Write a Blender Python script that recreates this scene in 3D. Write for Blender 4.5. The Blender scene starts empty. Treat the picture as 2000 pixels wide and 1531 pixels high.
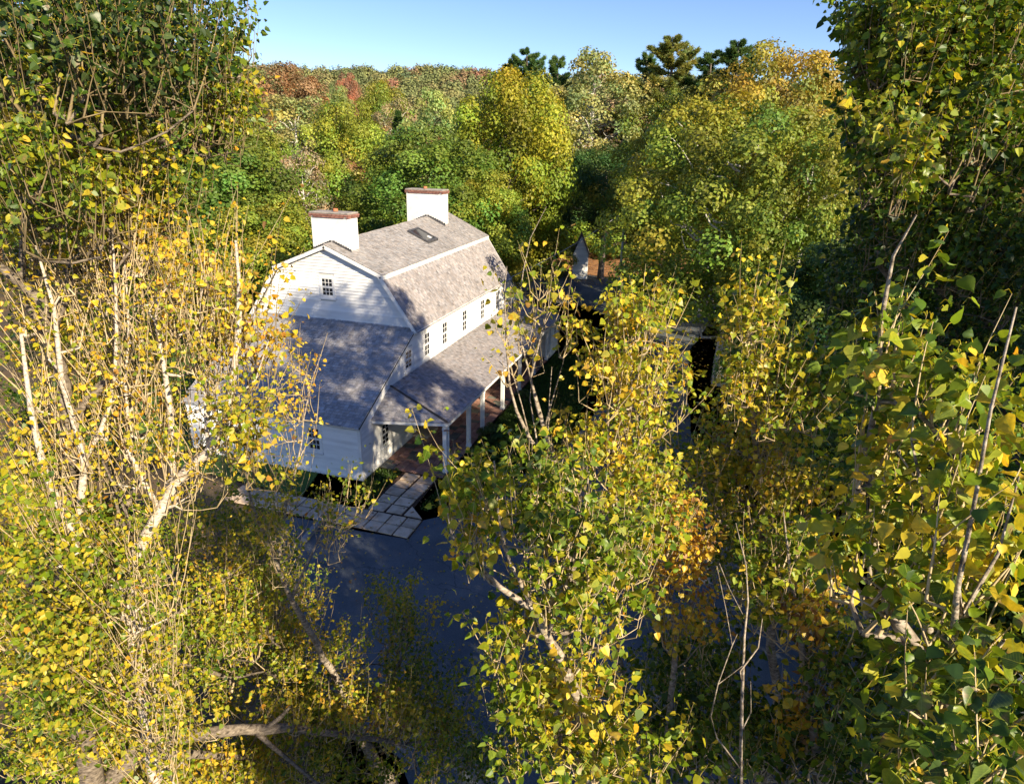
import bpy, bmesh, math, random
import numpy as np
from mathutils import Vector, Matrix

rng = np.random.default_rng(7)
random.seed(7)
sc = bpy.context.scene
COL = sc.collection

# ------------------------------------------------------------------ camera, sky, sun
CAM = np.array([-20.462, -12.575, 12.767])
_yaw, _pitch, _roll, FPX = 0.29937, -0.36005, 0.02325, 1261.0
CF = np.array([math.cos(_pitch)*math.cos(_yaw), math.cos(_pitch)*math.sin(_yaw), math.sin(_pitch)])
_r = np.cross(CF, [0, 0, 1]); _r /= np.linalg.norm(_r)
_u = np.cross(_r, CF)
CR = math.cos(_roll)*_r + math.sin(_roll)*_u
CU = -math.sin(_roll)*_r + math.cos(_roll)*_u
cam_d = bpy.data.cameras.new('camera'); cam = bpy.data.objects.new('camera', cam_d); COL.objects.link(cam)
cam_d.sensor_width = 36; cam_d.lens = 36*FPX/2000; cam_d.clip_start = 0.1; cam_d.clip_end = 3000
cam.matrix_world = Matrix(((CR[0], CU[0], -CF[0], CAM[0]), (CR[1], CU[1], -CF[1], CAM[1]),
                           (CR[2], CU[2], -CF[2], CAM[2]), (0, 0, 0, 1)))
sc.camera = cam

SUN_EL = 25.0
LIGHT_AZ = 58.0                                   # heading the light travels towards, from +x
w = bpy.data.worlds.new('World'); sc.world = w; w.use_nodes = True
nt = w.node_tree; nt.nodes.clear()
sky = nt.nodes.new('ShaderNodeTexSky'); sky.sky_type = 'NISHITA'; sky.sun_disc = False
sky.sun_elevation = math.radians(SUN_EL)
sky.sun_rotation = math.radians(90 - (LIGHT_AZ + 180))
sky.altitude = 600; sky.air_density = 1.0; sky.dust_density = 0.0; sky.ozone_density = 3.0
bg = nt.nodes.new('ShaderNodeBackground'); bg.inputs[1].default_value = 0.085
wo = nt.nodes.new('ShaderNodeOutputWorld')
hsk = nt.nodes.new('ShaderNodeHueSaturation'); hsk.inputs['Saturation'].default_value = 1.12; hsk.inputs['Hue'].default_value = 0.518
nt.links.new(sky.outputs[0], hsk.inputs['Color']); nt.links.new(hsk.outputs[0], bg.inputs[0]); nt.links.new(bg.outputs[0], wo.inputs[0])
sd = bpy.data.lights.new('sun', 'SUN'); sd.energy = 5.0; sd.angle = math.radians(0.5); sd.color = (1.0, 0.85, 0.62)
so = bpy.data.objects.new('sun', sd); COL.objects.link(so)
_e, _a = math.radians(SUN_EL), math.radians(LIGHT_AZ)
LDIR = Vector((math.cos(_e)*math.cos(_a), math.cos(_e)*math.sin(_a), -math.sin(_e)))
so.rotation_euler = LDIR.to_track_quat('-Z', 'Y').to_euler(); so.location = (-30, -50, 60)
sc.view_settings.view_transform = 'Standard'; sc.view_settings.look = 'None'
sc.view_settings.exposure = 1.12; sc.view_settings.gamma = 1
sc.cycles.max_bounces = 6; sc.cycles.diffuse_bounces = 2; sc.cycles.glossy_bounces = 2
sc.cycles.transmission_bounces = 4; sc.cycles.transparent_max_bounces = 8
sc.cycles.use_denoising = True

# ------------------------------------------------------------------ helpers
def U(x, y, d):
    """a point at distance d from the camera seen at photo position x, y"""
    v = CF*FPX + CR*(x-1000) - CU*(y-765.5)
    return CAM + v/np.linalg.norm(v)*d
def proj(P):
    d = np.asarray(P, float) - CAM; z = d @ CF
    zz = np.where(z > .05, z, .05)
    return 1000+FPX*(d @ CR)/zz, 765.5-FPX*(d @ CU)/zz, z

def tag(o, label=None, cat=None, group=None, kind=None):
    if label: o['label'] = label
    if cat: o['category'] = cat
    if group: o['group'] = group
    if kind: o['kind'] = kind
    return o
def link(name, me, mat=None, parent=None, loc=None):
    o = bpy.data.objects.new(name, me); COL.objects.link(o)
    if mat is not None and not me.materials: me.materials.append(mat)
    if parent is not None: o.parent = parent
    if loc is not None: o.location = loc
    return o
def empty(name, loc, label, cat, group=None, rz=0):
    o = bpy.data.objects.new(name, None); COL.objects.link(o); o.location = loc; o.rotation_euler.z = rz
    o.empty_display_size = .3
    return tag(o, label, cat, group)
def mesh_np(name, V, F, col=None, smooth=False):
    """V (n,3); F list of (m,k) int arrays; col (n,3) point colours"""
    me = bpy.data.meshes.new(name)
    V = np.asarray(V, np.float32)
    if not isinstance(F, (list, tuple)): F = [F]
    F = [np.asarray(f, np.int32) for f in F if len(f)]
    me.vertices.add(len(V)); me.vertices.foreach_set('co', V.ravel())
    tot = sum(f.size for f in F); npoly = sum(len(f) for f in F)
    me.loops.add(tot); me.polygons.add(npoly)
    me.loops.foreach_set('vertex_index', np.concatenate([f.ravel() for f in F]))
    sizes = np.concatenate([np.full(len(f), f.shape[1]) for f in F])
    st = np.concatenate([[0], np.cumsum(sizes)[:-1]]).astype(np.int32)
    me.polygons.foreach_set('loop_start', st)
    me.polygons.foreach_set('use_smooth', np.full(npoly, smooth))
    me.update(calc_edges=True)
    if col is not None:
        a = me.color_attributes.new('Col', 'FLOAT_COLOR', 'POINT')
        c = np.ones((len(V), 4), np.float32); c[:, :3] = col
        a.data.foreach_set('color', c.ravel())
    return me

class MB:
    """collects boxes, bars and prisms into one mesh"""
    def __init__(s): s.v = []; s.f = []
    def add(s, vs, fs):
        b = len(s.v); s.v += [tuple(map(float, v)) for v in vs]; s.f += [tuple(b+i for i in f) for f in fs]
    def box(s, a, b):
        x0, y0, z0 = a; x1, y1, z1 = b
        s.add([(x0,y0,z0),(x1,y0,z0),(x1,y1,z0),(x0,y1,z0),(x0,y0,z1),(x1,y0,z1),(x1,y1,z1),(x0,y1,z1)],
              [(0,3,2,1),(4,5,6,7),(0,1,5,4),(1,2,6,5),(2,3,7,6),(3,0,4,7)])
    def prism(s, pts, ext):
        """polygon pts (3d) extruded by vector ext"""
        n = len(pts); e = np.array(ext, float)
        s.add([tuple(p) for p in pts]+[tuple(np.array(p, float)+e) for p in pts],
              [tuple(range(n)), tuple(range(2*n-1, n-1, -1))]+[(i, i+n, (i+1) % n+n, (i+1) % n) for i in range(n)])
    def bar(s, a, b, wd, th, up=(0, 0, 1)):
        a = np.array(a, float); b = np.array(b, float); d = b-a; d /= np.linalg.norm(d)
        sd_ = np.cross(d, up); sd_ /= np.linalg.norm(sd_); n = np.cross(sd_, d)
        q = [a+sd_*wd/2*i+n*th/2*j for i, j in ((-1,-1),(1,-1),(1,1),(-1,1))]
        s.prism(q, b-a)
    def build(s, name, mat=None, parent=None, bevel=0):
        me = bpy.data.meshes.new(name); me.from_pydata(s.v, [], s.f)
        bm = bmesh.new(); bm.from_mesh(me); bmesh.ops.recalc_face_normals(bm, faces=bm.faces)
        if bevel: bmesh.ops.bevel(bm, geom=bm.edges[:], offset=bevel, segments=1, affect='EDGES')
        bm.to_mesh(me); bm.free(); me.update()
        return link(name, me, mat, parent)

def tube(path, radii, sides=6, jitter=0.0, cap=True):
    path = np.asarray(path, float); n = len(path)
    T = np.gradient(path, axis=0); T /= np.linalg.norm(T, axis=1)[:, None]+1e-9
    up = np.array([0.31, .17, .93]); 
    A = np.cross(T, up); l = np.linalg.norm(A, axis=1)[:, None]; A = A/np.maximum(l, 1e-6); B = np.cross(T, A)
    ang = np.arange(sides)/sides*2*math.pi
    ring = (A[:, None]*np.cos(ang)[None, :, None]+B[:, None]*np.sin(ang)[None, :, None])
    rr = np.asarray(radii, float)[:, None]*(1+jitter*rng.normal(size=(n, sides)))
    V = path[:, None]+ring*rr[:, :, None]
    i = np.arange(n-1)[:, None]*sides; j = np.arange(sides)[None]
    k = (j+1) % sides
    F = np.stack([i+j, i+k, i+sides+k, i+sides+j], -1).reshape(-1, 4)
    return V.reshape(-1, 3), F

# ------------------------------------------------------------------ materials
def nodes(name):
    m = bpy.data.materials.new(name); m.use_nodes = True; t = m.node_tree
    b = t.nodes['Principled BSDF']; return m, t, b
def nn(t, typ, **kw):
    n = t.nodes.new(typ)
    for k, v in kw.items(): setattr(n, k, v)
    return n
def ramp(t, stops, fac=None):
    r = nn(t, 'ShaderNodeValToRGB'); e = r.color_ramp.elements
    while len(e) < len(stops): e.new(0.5)
    for el, (p, c) in zip(e, stops): el.position = p; el.color = (*c, 1)
    if fac is not None: t.links.new(fac, r.inputs[0])
    return r
def noise(t, scale, detail=4, rough=.55, coord='Object', sc3=None):
    tc = nn(t, 'ShaderNodeTexCoord'); n = nn(t, 'ShaderNodeTexNoise')
    n.inputs['Scale'].default_value = scale; n.inputs['Detail'].default_value = detail; n.inputs['Roughness'].default_value = rough
    if sc3:
        mp = nn(t, 'ShaderNodeMapping'); mp.inputs['Scale'].default_value = sc3
        t.links.new(tc.outputs[coord], mp.inputs[0]); t.links.new(mp.outputs[0], n.inputs['Vector'])
    else: t.links.new(tc.outputs[coord], n.inputs['Vector'])
    return n
def bump(t, b, fac, dist=.02, strength=.6):
    n = nn(t, 'ShaderNodeBump'); n.inputs['Distance'].default_value = dist; n.inputs['Strength'].default_value = strength
    t.links.new(fac, n.inputs['Height']); t.links.new(n.outputs[0], b.inputs['Normal'])
def simple(name, stops, scale=3, rough=.7, bumpd=0, detail=5, sc3=None, spec=.3, objvar=0):
    m, t, b = nodes(name)
    n = noise(t, scale, detail, sc3=sc3)
    r = ramp(t, stops, n.outputs[0]); out = r.outputs[0]
    if objvar:
        oi = nn(t, 'ShaderNodeObjectInfo'); mr = nn(t, 'ShaderNodeMapRange')
        mr.inputs[3].default_value = 1-objvar; mr.inputs[4].default_value = 1+objvar
        t.links.new(oi.outputs['Random'], mr.inputs[0])
        hs = nn(t, 'ShaderNodeHueSaturation'); t.links.new(mr.outputs[0], hs.inputs['Value']); t.links.new(out, hs.inputs['Color'])
        out = hs.outputs[0]
    t.links.new(out, b.inputs['Base Color']); b.inputs['Roughness'].default_value = rough
    b.inputs['Specular IOR Level'].default_value = spec
    if bumpd: bump(t, b, n.outputs[0], bumpd)
    return m
def g(v, w_=1.0, b_=1.0): return (v*w_, v, v*b_)

M = {}
M['paint'] = simple('white_paint', [(0.25, (.62,.62,.60)), (.5, (.78,.78,.76)), (.8, (.83,.83,.81))], 1.3, .55, 0, 7, sc3=(.6,.6,2.5), objvar=.10)
M['trim'] = simple('white_trim', [(0.3, (.68,.68,.66)), (.6, (.80,.80,.78))], 2.5, .5, 0, 5, objvar=.03)
M['sheath'] = simple('wall_core', [(0.4, (.5,.5,.48)), (.6, (.55,.55,.53))], 2, .8)
M['plaster'] = simple('chimney_render', [(0.25, (.60,.59,.56)), (.5, (.74,.73,.70)), (.8, (.80,.79,.77))], 1.6, .8, .01, 8, objvar=.02)
M['brick'] = simple('cap_brick', [(0.3, (.15,.065,.05)), (.55, (.24,.11,.085)), (.8, (.33,.20,.16))], 9, .85, .01, objvar=.25)
M['mortar'] = simple('mortar', [(0.4, (.30,.27,.24)), (.6, (.38,.35,.31))], 8, .9)
M['capstone'] = simple('cap_stone', [(0.3, (.20,.18,.15)), (.5, (.34,.31,.27)), (.75, (.42,.36,.30))], 5, .9, .01)
M['terracotta'] = simple('flue_clay', [(0.4, (.38,.13,.06)), (.6, (.45,.18,.09))], 8, .8)
M['under'] = simple('roof_deck', [(0.4, (.05,.045,.04)), (.6, (.07,.06,.055))], 3, .9)
M['dark'] = simple('dark_interior', [(0.4, (.012,.012,.014)), (.6, (.02,.02,.022))], 3, .9)
M['metal'] = simple('dark_metal', [(0.4, (.045,.045,.05)), (.6, (.07,.07,.075))], 6, .45, spec=.5)
M['slab'] = simple('concrete_slab', [(0.25, (.34,.24,.16)), (.5, (.60,.46,.31)), (.8, (.70,.57,.42))], 3.0, .9, .006, 9, objvar=.14)
M['timber'] = simple('grey_timber', [(0.3, (.16,.16,.16)), (.6, (.28,.28,.28))], 5, .8, .01, sc3=(1, 8, 8))
M['dirt'] = simple('dirt_joint', [(0.35, (.035,.022,.014)), (.6, (.085,.045,.025)), (.8, (.05,.055,.02))], 4, .95, .02)
M['glassdark'], _t, _b = nodes('window_glass'); _b.inputs['Base Color'].default_value = (.018,.022,.028,1); _b.inputs['Roughness'].default_value = .08; _b.inputs['Specular IOR Level'].default_value = .5
M['curtain'] = simple('curtain', [(0.4, (.22,.19,.15)), (.6, (.34,.29,.22))], 6, .9, sc3=(30, 30, 1))
M['door'] = simple('door_paint', [(0.4, (.05,.09,.07)), (.6, (.06,.10,.08))], 3, .5)
M['pole'] = simple('grey_pole', [(0.3, (.30,.30,.30)), (.6, (.50,.50,.48))], 3, .8, .01, sc3=(6, 6, .5))
M['benchp'] = simple('bench_paint', [(0.4, (.62,.64,.66)), (.6, (.72,.73,.74))], 4, .6)

def colattr_mat(name, rough=.9, mul=1.0, nscale=6, namt=.25, bumpd=0, sc3=None):
    m, t, b = nodes(name); a = nn(t, 'ShaderNodeAttribute'); a.attribute_name = 'Col'
    n = noise(t, nscale, 6, sc3=sc3); mr = nn(t, 'ShaderNodeMapRange'); mr.inputs[1].default_value = .25; mr.inputs[2].default_value = .75
    mr.inputs[3].default_value = mul*(1-namt); mr.inputs[4].default_value = mul*(1+namt)
    t.links.new(n.outputs[0], mr.inputs[0])
    hs = nn(t, 'ShaderNodeHueSaturation'); t.links.new(a.outputs['Color'], hs.inputs['Color']); t.links.new(mr.outputs[0], hs.inputs['Value'])
    t.links.new(hs.outputs[0], b.inputs['Base Color']); b.inputs['Roughness'].default_value = rough; b.inputs['Specular IOR Level'].default_value = .25
    if bumpd: bump(t, b, n.outputs[0], bumpd)
    return m
M['shingle'] = colattr_mat('cedar_shingle', .9, 1, 0.8, .17)
M['flag'] = simple('patio_stone', [(0.3, (.26,.13,.095)), (.5, (.36,.20,.15)), (.75, (.42,.27,.21))], 3.5, .85, .01, 8, objvar=.28)
M['flagdark'] = simple('patio_stone_slate', [(0.3, (.10,.11,.095)), (.6, (.17,.17,.14)), (.8, (.22,.19,.16))], 3.5, .85, .01, 8, objvar=.25)

def leaf_mat(name, trans=.38, rough=.42, spec=.45, hue=.0, objcol=None, var=.16, back=.25):
    """green or yellow blade: reflects, lets light through, paler beneath"""
    m, t, b = nodes(name)
    a = nn(t, 'ShaderNodeAttribute'); a.attribute_name = 'Col'
    oi = nn(t, 'ShaderNodeObjectInfo')
    hs = nn(t, 'ShaderNodeHueSaturation')
    mr = nn(t, 'ShaderNodeMapRange'); mr.inputs[3].default_value = 1-var; mr.inputs[4].default_value = 1+var
    t.links.new(oi.outputs['Random'], mr.inputs[0]); t.links.new(mr.outputs[0], hs.inputs['Value'])
    src = a.outputs['Color']
    if objcol:
        mx = nn(t, 'ShaderNodeMix', data_type='RGBA', blend_type='MULTIPLY'); mx.inputs[0].default_value = 1
        t.links.new(src, mx.inputs[6]); mx.inputs[7].default_value = (*objcol, 1); src = mx.outputs[2]
    t.links.new(src, hs.inputs['Color'])
    geo = nn(t, 'ShaderNodeNewGeometry')
    pale = nn(t, 'ShaderNodeMix', data_type='RGBA'); t.links.new(hs.outputs[0], pale.inputs[6]); pale.inputs[7].default_value = (.34,.38,.24,1)
    mu = nn(t, 'ShaderNodeMath', operation='MULTIPLY'); mu.inputs[1].default_value = back
    t.links.new(geo.outputs['Backfacing'], mu.inputs[0]); t.links.new(mu.outputs[0], pale.inputs[0])
    t.links.new(pale.outputs[2], b.inputs['Base Color'])
    b.inputs['Roughness'].default_value = rough; b.inputs['Specular IOR Level'].default_value = spec
    tr = nn(t, 'ShaderNodeBsdfTranslucent')
    gm = nn(t, 'ShaderNodeMix', data_type='RGBA', blend_type='MULTIPLY'); gm.inputs[0].default_value = 1
    t.links.new(hs.outputs[0], gm.inputs[6]); gm.inputs[7].default_value = (1.7, 1.55, .7, 1)
    t.links.new(gm.outputs[2], tr.inputs[0])
    ms = nn(t, 'ShaderNodeMixShader'); ms.inputs[0].default_value = trans
    t.links.new(b.outputs[0], ms.inputs[1]); t.links.new(tr.outputs[0], ms.inputs[2])
    t.links.new(ms.outputs[0], t.nodes['Material Output'].inputs[0])
    return m
M['leaf'] = leaf_mat('poplar_leaf', .27, .42, .32, back=.08)
M['leafbig'] = leaf_mat('poplar_leaf_veined', .32, .38, .36, back=.14)
_t = M['leafbig'].node_tree; _hs = [n_ for n_ in _t.nodes if n_.type == 'HUE_SAT'][0]; _src = _hs.inputs['Color'].links[0].from_socket
_tc = nn(_t, 'ShaderNodeTexCoord'); _sx = nn(_t, 'ShaderNodeSeparateXYZ'); _t.links.new(_tc.outputs['Object'], _sx.inputs[0])
def _m(op, a_, b_=None):
    n_ = nn(_t, 'ShaderNodeMath', operation=op)
    for i_, v_ in enumerate((a_, b_)):
        if v_ is None: continue
        if isinstance(v_, (int, float)): n_.inputs[i_].default_value = v_
        else: _t.links.new(v_, n_.inputs[i_])
    return n_.outputs[0]
_ay = _m('ABSOLUTE', _sx.outputs['Y']); _mid = _m('LESS_THAN', _ay, .014)
_ph = _m('FRACT', _m('MULTIPLY', _m('SUBTRACT', _sx.outputs['X'], _m('MULTIPLY', _ay, .75)), 7.0)); _vein = _m('LESS_THAN', _ph, .10)
_vv = _m('MAXIMUM', _mid, _m('MULTIPLY', _vein, .45)); _mx = nn(_t, 'ShaderNodeMix', data_type='RGBA')
_t.links.new(_m('MULTIPLY', _vv, .6), _mx.inputs[0]); _t.links.new(_src, _mx.inputs[6]); _mx.inputs[7].default_value = (.34,.38,.07,1)
_no = noise(_t, 5, 5); _mr = nn(_t, 'ShaderNodeMapRange'); _mr.inputs[1].default_value = .3; _mr.inputs[2].default_value = .7; _mr.inputs[3].default_value = .72; _mr.inputs[4].default_value = 1.25
_t.links.new(_no.outputs[0], _mr.inputs[0]); _mm = nn(_t, 'ShaderNodeMix', data_type='RGBA', blend_type='MULTIPLY'); _mm.inputs[0].default_value = 1
_t.links.new(_mx.outputs[2], _mm.inputs[6]); _t.links.new(_mr.outputs[0], _mm.inputs[7]); _t.links.new(_mm.outputs[2], _hs.inputs['Color'])
def bark_mat(name, c0, c1, c2, sc=(14, 14, 5), bd=.01, scale=1.0):
    return simple(name, [(.28, c0), (.45, c1), (.7, c2)], scale, .85, bd, 6, sc3=sc)
M['bark'] = bark_mat('poplar_bark', (.06,.045,.03), (.24,.195,.145), (.46,.40,.32), (16, 16, 34), .03)
M['twig'] = bark_mat('young_twig_bark', (.26,.18,.09), (.44,.34,.19), (.56,.46,.30), (6, 6, 6), 0)
M['barklit'] = bark_mat('pale_lit_poplar_bark', (.13,.10,.075), (.44,.375,.30), (.66,.59,.50), (18, 18, 40), .03)  # paler copy of the poplar bark with sunlight put into its colour
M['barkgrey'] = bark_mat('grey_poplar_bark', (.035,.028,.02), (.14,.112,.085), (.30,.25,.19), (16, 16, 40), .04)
M['twigdark'] = bark_mat('shaded_twig_bark', (.08,.06,.03), (.18,.135,.07), (.28,.22,.12), (6, 6, 6), 0)  # darker copy of the twig bark, crown shade put into its colour
M['barkdark'] = bark_mat('dark_bark', (.05,.04,.03), (.12,.095,.075), (.2,.17,.14))
M['barkbirch'] = bark_mat('pale_bark', (.18,.16,.14), (.48,.45,.40), (.62,.6,.55))

# ------------------------------------------------------------------ the ground
def terrain_h(x, y):
    d = np.hypot(np.asarray(x)-0, np.asarray(y)-0)
    s = np.clip((d-85)/275, 0, 1); s = s*s*(3-2*s)
    az = np.degrees(np.arctan2(np.asarray(y)+12.6, np.asarray(x)+20.5))
    amp = 36+1.6*np.sin(np.radians(az*7))+1.2*np.sin(np.radians(az*17+40))+np.clip((az-24)*.12, -2, 2)
    back = np.clip((d-400)/500, 0, 1)
    front = np.clip((np.asarray(x)+120)/120, 0.0, 1)
    return s*amp*front*(1-.5*back)
gx = np.concatenate([np.linspace(-900, -160, 14), np.linspace(-120, 460, 88), np.linspace(520, 1600, 16)])
gy = np.concatenate([np.linspace(-1300, -260, 14), np.linspace(-220, 420, 88), np.linspace(480, 1400, 14)])
X, Y = np.meshgrid(gx, gy, indexing='ij')
Z = terrain_h(X, Y)-.06
n0, n1 = X.shape; idx = np.arange(n0*n1).reshape(n0, n1)
F = np.stack([idx[:-1, :-1], idx[1:, :-1], idx[1:, 1:], idx[:-1, 1:]], -1).reshape(-1, 4)
m, t, b = nodes('forest_floor')
n = noise(t, .35, 8, .7); r = ramp(t, [(.3, (.04,.033,.02)), (.48, (.08,.06,.032)), (.62, (.15,.09,.04)), (.75, (.07,.08,.03))], n.outputs[0])
t.links.new(r.outputs[0], b.inputs['Base Color']); b.inputs['Roughness'].default_value = .95
n2 = noise(t, 5, 3); bump(t, b, n2.outputs[0], .03, .5)
link('ground', mesh_np('ground', np.stack([X, Y, Z], -1).reshape(-1, 3), F, smooth=True), m)['kind'] = 'structure'

def sheet(name, pts, z, mat, kind='structure', holes=()):
    """flat polygon tessellated, with slightly uneven outline"""
    P = []
    n = len(pts)
    for i in range(n):
        a = np.array(pts[i], float); b_ = np.array(pts[(i+1) % n], float); L = np.linalg.norm(b_-a); k = max(1, int(L/1.2))
        for j in range(k):
            q = a+(b_-a)*j/k
            if j: q = q+rng.normal(size=2)*.05
            P.append(q)
    me = bpy.data.meshes.new(name); bm = bmesh.new()
    vs = [bm.verts.new((p[0], p[1], z)) for p in P]; bm.faces.new(vs)
    bmesh.ops.triangulate(bm, faces=bm.faces[:]); bm.normal_update()
    bm.faces.ensure_lookup_table()
    if bm.faces[0].normal.z < 0: bmesh.ops.reverse_faces(bm, faces=bm.faces[:])
    bm.to_mesh(me); bm.free()
    o = link(name, me, mat); o['kind'] = kind; return o
m, t, b = nodes('lawn_turf')
n = noise(t, .5, 7, .65); r = ramp(t, [(.3, (.045,.10,.018)), (.5, (.075,.15,.024)), (.66, (.12,.18,.035)), (.8, (.15,.12,.05))], n.outputs[0])
t.links.new(r.outputs[0], b.inputs['Base Color']); b.inputs['Roughness'].default_value = .95
n2 = noise(t, 14, 3); bump(t, b, n2.outputs[0], .012, .5)
M['lawn'] = simple('lawn_grass', [(.3, (.045,.10,.018)), (.5, (.075,.15,.024)), (.7, (.12,.17,.035))], .8, .9, 0, 7)
m, t, b = nodes('asphalt')
n = noise(t, .5, 8, .65); r = ramp(t, [(.3, (.062,.076,.086)), (.5, (.095,.112,.122)), (.75, (.15,.162,.168))], n.outputs[0])
n2 = noise(t, 60, 3); mx = nn(t, 'ShaderNodeMix', data_type='RGBA', blend_type='MULTIPLY'); mx.inputs[0].default_value = .6
r2 = ramp(t, [(.35, (.6,.6,.6)), (.65, (1.4,1.4,1.4))], n2.outputs[0])
t.links.new(r.outputs[0], mx.inputs[6]); t.links.new(r2.outputs[0], mx.inputs[7])
t.links.new(mx.outputs[2], b.inputs['Base Color']); b.inputs['Roughness'].default_value = .85; bump(t, b, n2.outputs[0], .008, .8)
vo = nn(t, 'ShaderNodeTexVoronoi', feature='DISTANCE_TO_EDGE'); vo.inputs['Scale'].default_value = .33; tc_ = nn(t, 'ShaderNodeTexCoord'); nz = noise(t, 1.2, 6)
av = nn(t, 'ShaderNodeVectorMath', operation='MULTIPLY_ADD'); av.inputs[1].default_value = (.9, .9, .9); t.links.new(nz.outputs['Color'], av.inputs[0]); t.links.new(tc_.outputs['Object'], av.inputs[2]); t.links.new(av.outputs[0], vo.inputs['Vector'])
cr_ = ramp(t, [(.0, (.35,.35,.35)), (.006, (1,1,1))], vo.outputs['Distance']); m2 = nn(t, 'ShaderNodeMix', data_type='RGBA', blend_type='MULTIPLY'); m2.inputs[0].default_value = .8
t.links.new(mx.outputs[2], m2.inputs[6]); t.links.new(cr_.outputs[0], m2.inputs[7]); t.links.new(m2.outputs[2], b.inputs['Base Color'])
M['asphalt'] = m
m, t, b = nodes('leaf_litter')
n = noise(t, 1.1, 8, .75); r = ramp(t, [(.3, (.10,.045,.02)), (.48, (.25,.12,.045)), (.62, (.42,.20,.07)), (.78, (.22,.15,.06))], n.outputs[0])
t.links.new(r.outputs[0], b.inputs['Base Color']); b.inputs['Roughness'].default_value = .95
n2 = noise(t, 8, 3); bump(t, b, n2.outputs[0], .02, .5)
M['litter'] = m

sheet('lawn', [(-1.92,-3.56),(-1.5,-4.0),(1.5,-5.4),(4.8,-7.0),(11,-7.6),(16,-8.6),(22,-8.7),(30.2,-6.7),(34.8,-2.2),(36.2,8),(30,12),(28,22),(2,22),(-1.2,14),(-1.6,9)], .0075, M['lawn'])
sheet('verge', [(3,-13.5),(10,-12.4),(17,-11.8),(24,-11.6),(34,-12.8),(42,-16),(44,-34),(10,-34),(-4,-22)], .0075, M['lawn'])
gp = lambda x, y: tuple((CAM+(CF*FPX+CR*(x-1000)-CU*(y-765.5))*(-CAM[2]/(CF*FPX+CR*(x-1000)-CU*(y-765.5))[2]))[:2])
sheet('driveway', [gp(2600,2600),(-6,-26),(-2,-19),(3,-13.5),(10,-12.4),(17,-11.8),(24,-11.6),(34,-12.8),(44,-17),(60,-22),(60,-14),(48,-6),(50,3),(49,16),(46,26),(38,24),(36,8),(34.5,-2),(30,-6.5),(22,-8.6),(16,-8.6),(11,-7.6),(4.8,-7.0),(1.5,-5.4),(-1.5,-4.0),(-1.92,-3.56),(-3.2,-3.6),(-3.3,-1.7),(-3.3,1.2),(-4.4,1.0),gp(560,1150),gp(560,1260),gp(640,1380),gp(780,1480),gp(860,1700),gp(900,2300)], .011, M['asphalt'])
sheet('leaf_strewn_clearing', [(50.2,3),(48.3,-5.8),(60,-13.5),(74,-12),(82,2),(80,16),(66,22),(50,17)], .006, M['litter'])

# ------------------------------------------------------------------ the house
PAINT, TRIM = M['paint'], M['trim']
house = empty('gambrel_house', (0, 0, 0), 'white clapboard gambrel-roofed house with two white chimneys and a long porch', 'house')
X0, X1, XF = 5.14, 18.65, 23.9
D = 8.44
def lift(x): return np.clip((x-5)/13.5, 0, 1)
ZE, ZK, ZR, YK = 5.06, 7.38, 8.50, 1.52       # eave, knee, ridge heights of the walls
def zk(x): return ZK+.18*lift(x)
def zr(x): return ZR+.38*lift(x)
LE = 2.42                                     # lean-to eave
def clip_rows(poly, z0, z1):
    """extent of a convex (s,z) polygon at the two heights"""
    def ext(z):
        xs = []
        for i in range(len(poly)):
            (a, za), (b_, zb) = poly[i], poly[(i+1) % len(poly)]
            if (za-z)*(zb-z) <= 0 and za != zb:
                k = (z-za)/(zb-za); xs.append(a+(b_-a)*k)
        return (min(xs), max(xs)) if xs else None
    return ext(z0), ext(z1)
def clap_wall(parent, poly, mapf, nrm, holes, zbase, ztop, e=.145):
    """overlapping boards, each its own object, cut round the openings"""
    nrm = np.array(nrm, float); z = zbase; k = 0
    while z < ztop-.02:
        z1 = min(z+e, ztop-.001)
        ea, eb = clip_rows(poly, z+.001, z1-.001)
        if ea and eb:
            segs = [(ea, eb)]
            for (s0, s1, h0, h1) in holes:
                if z1 > h0+.02 and z < h1-.02:
                    new = []
                    for (A, B) in segs:
                        if s1 <= min(A[0], B[0]) or s0 >= max(A[1], B[1]): new.append((A, B)); continue
                        if s0 > A[0]: new.append(((A[0], s0), (B[0], min(s0, B[1]))))
                        if s1 < A[1]: new.append(((s1, A[1]), (max(s1, B[0]), B[1])))
                    segs = new
            for (A, B) in segs:
                if A[1]-A[0] < .03: continue
                jit = random.uniform(-.0015, .0015)
                t0, t1 = .046+jit, .005+jit
                B0, B1 = min(B), max(B)
                if B1-B0 < .01: B0, B1 = B0, B0+.01
                p = [mapf(A[0], z), mapf(A[1], z), mapf(B1, z1+.0), mapf(B0, z1+.0)]
                q = [np.array(p[0])+nrm*t0, np.array(p[1])+nrm*t0, np.array(p[2])+nrm*t1, np.array(p[3])+nrm*t1]
                p = [np.array(v)+nrm*.002 for v in p]
                mb = MB(); mb.add([*p, *q], [(4,5,6,7), (0,1,5,4), (0,4,7,3), (1,2,6,5)])
                me = bpy.data.meshes.new('clapboard'); me.from_pydata(mb.v, [], mb.f); me.update()
                link('clapboard', me, PAINT, parent)
        z += e; k += 1

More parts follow.
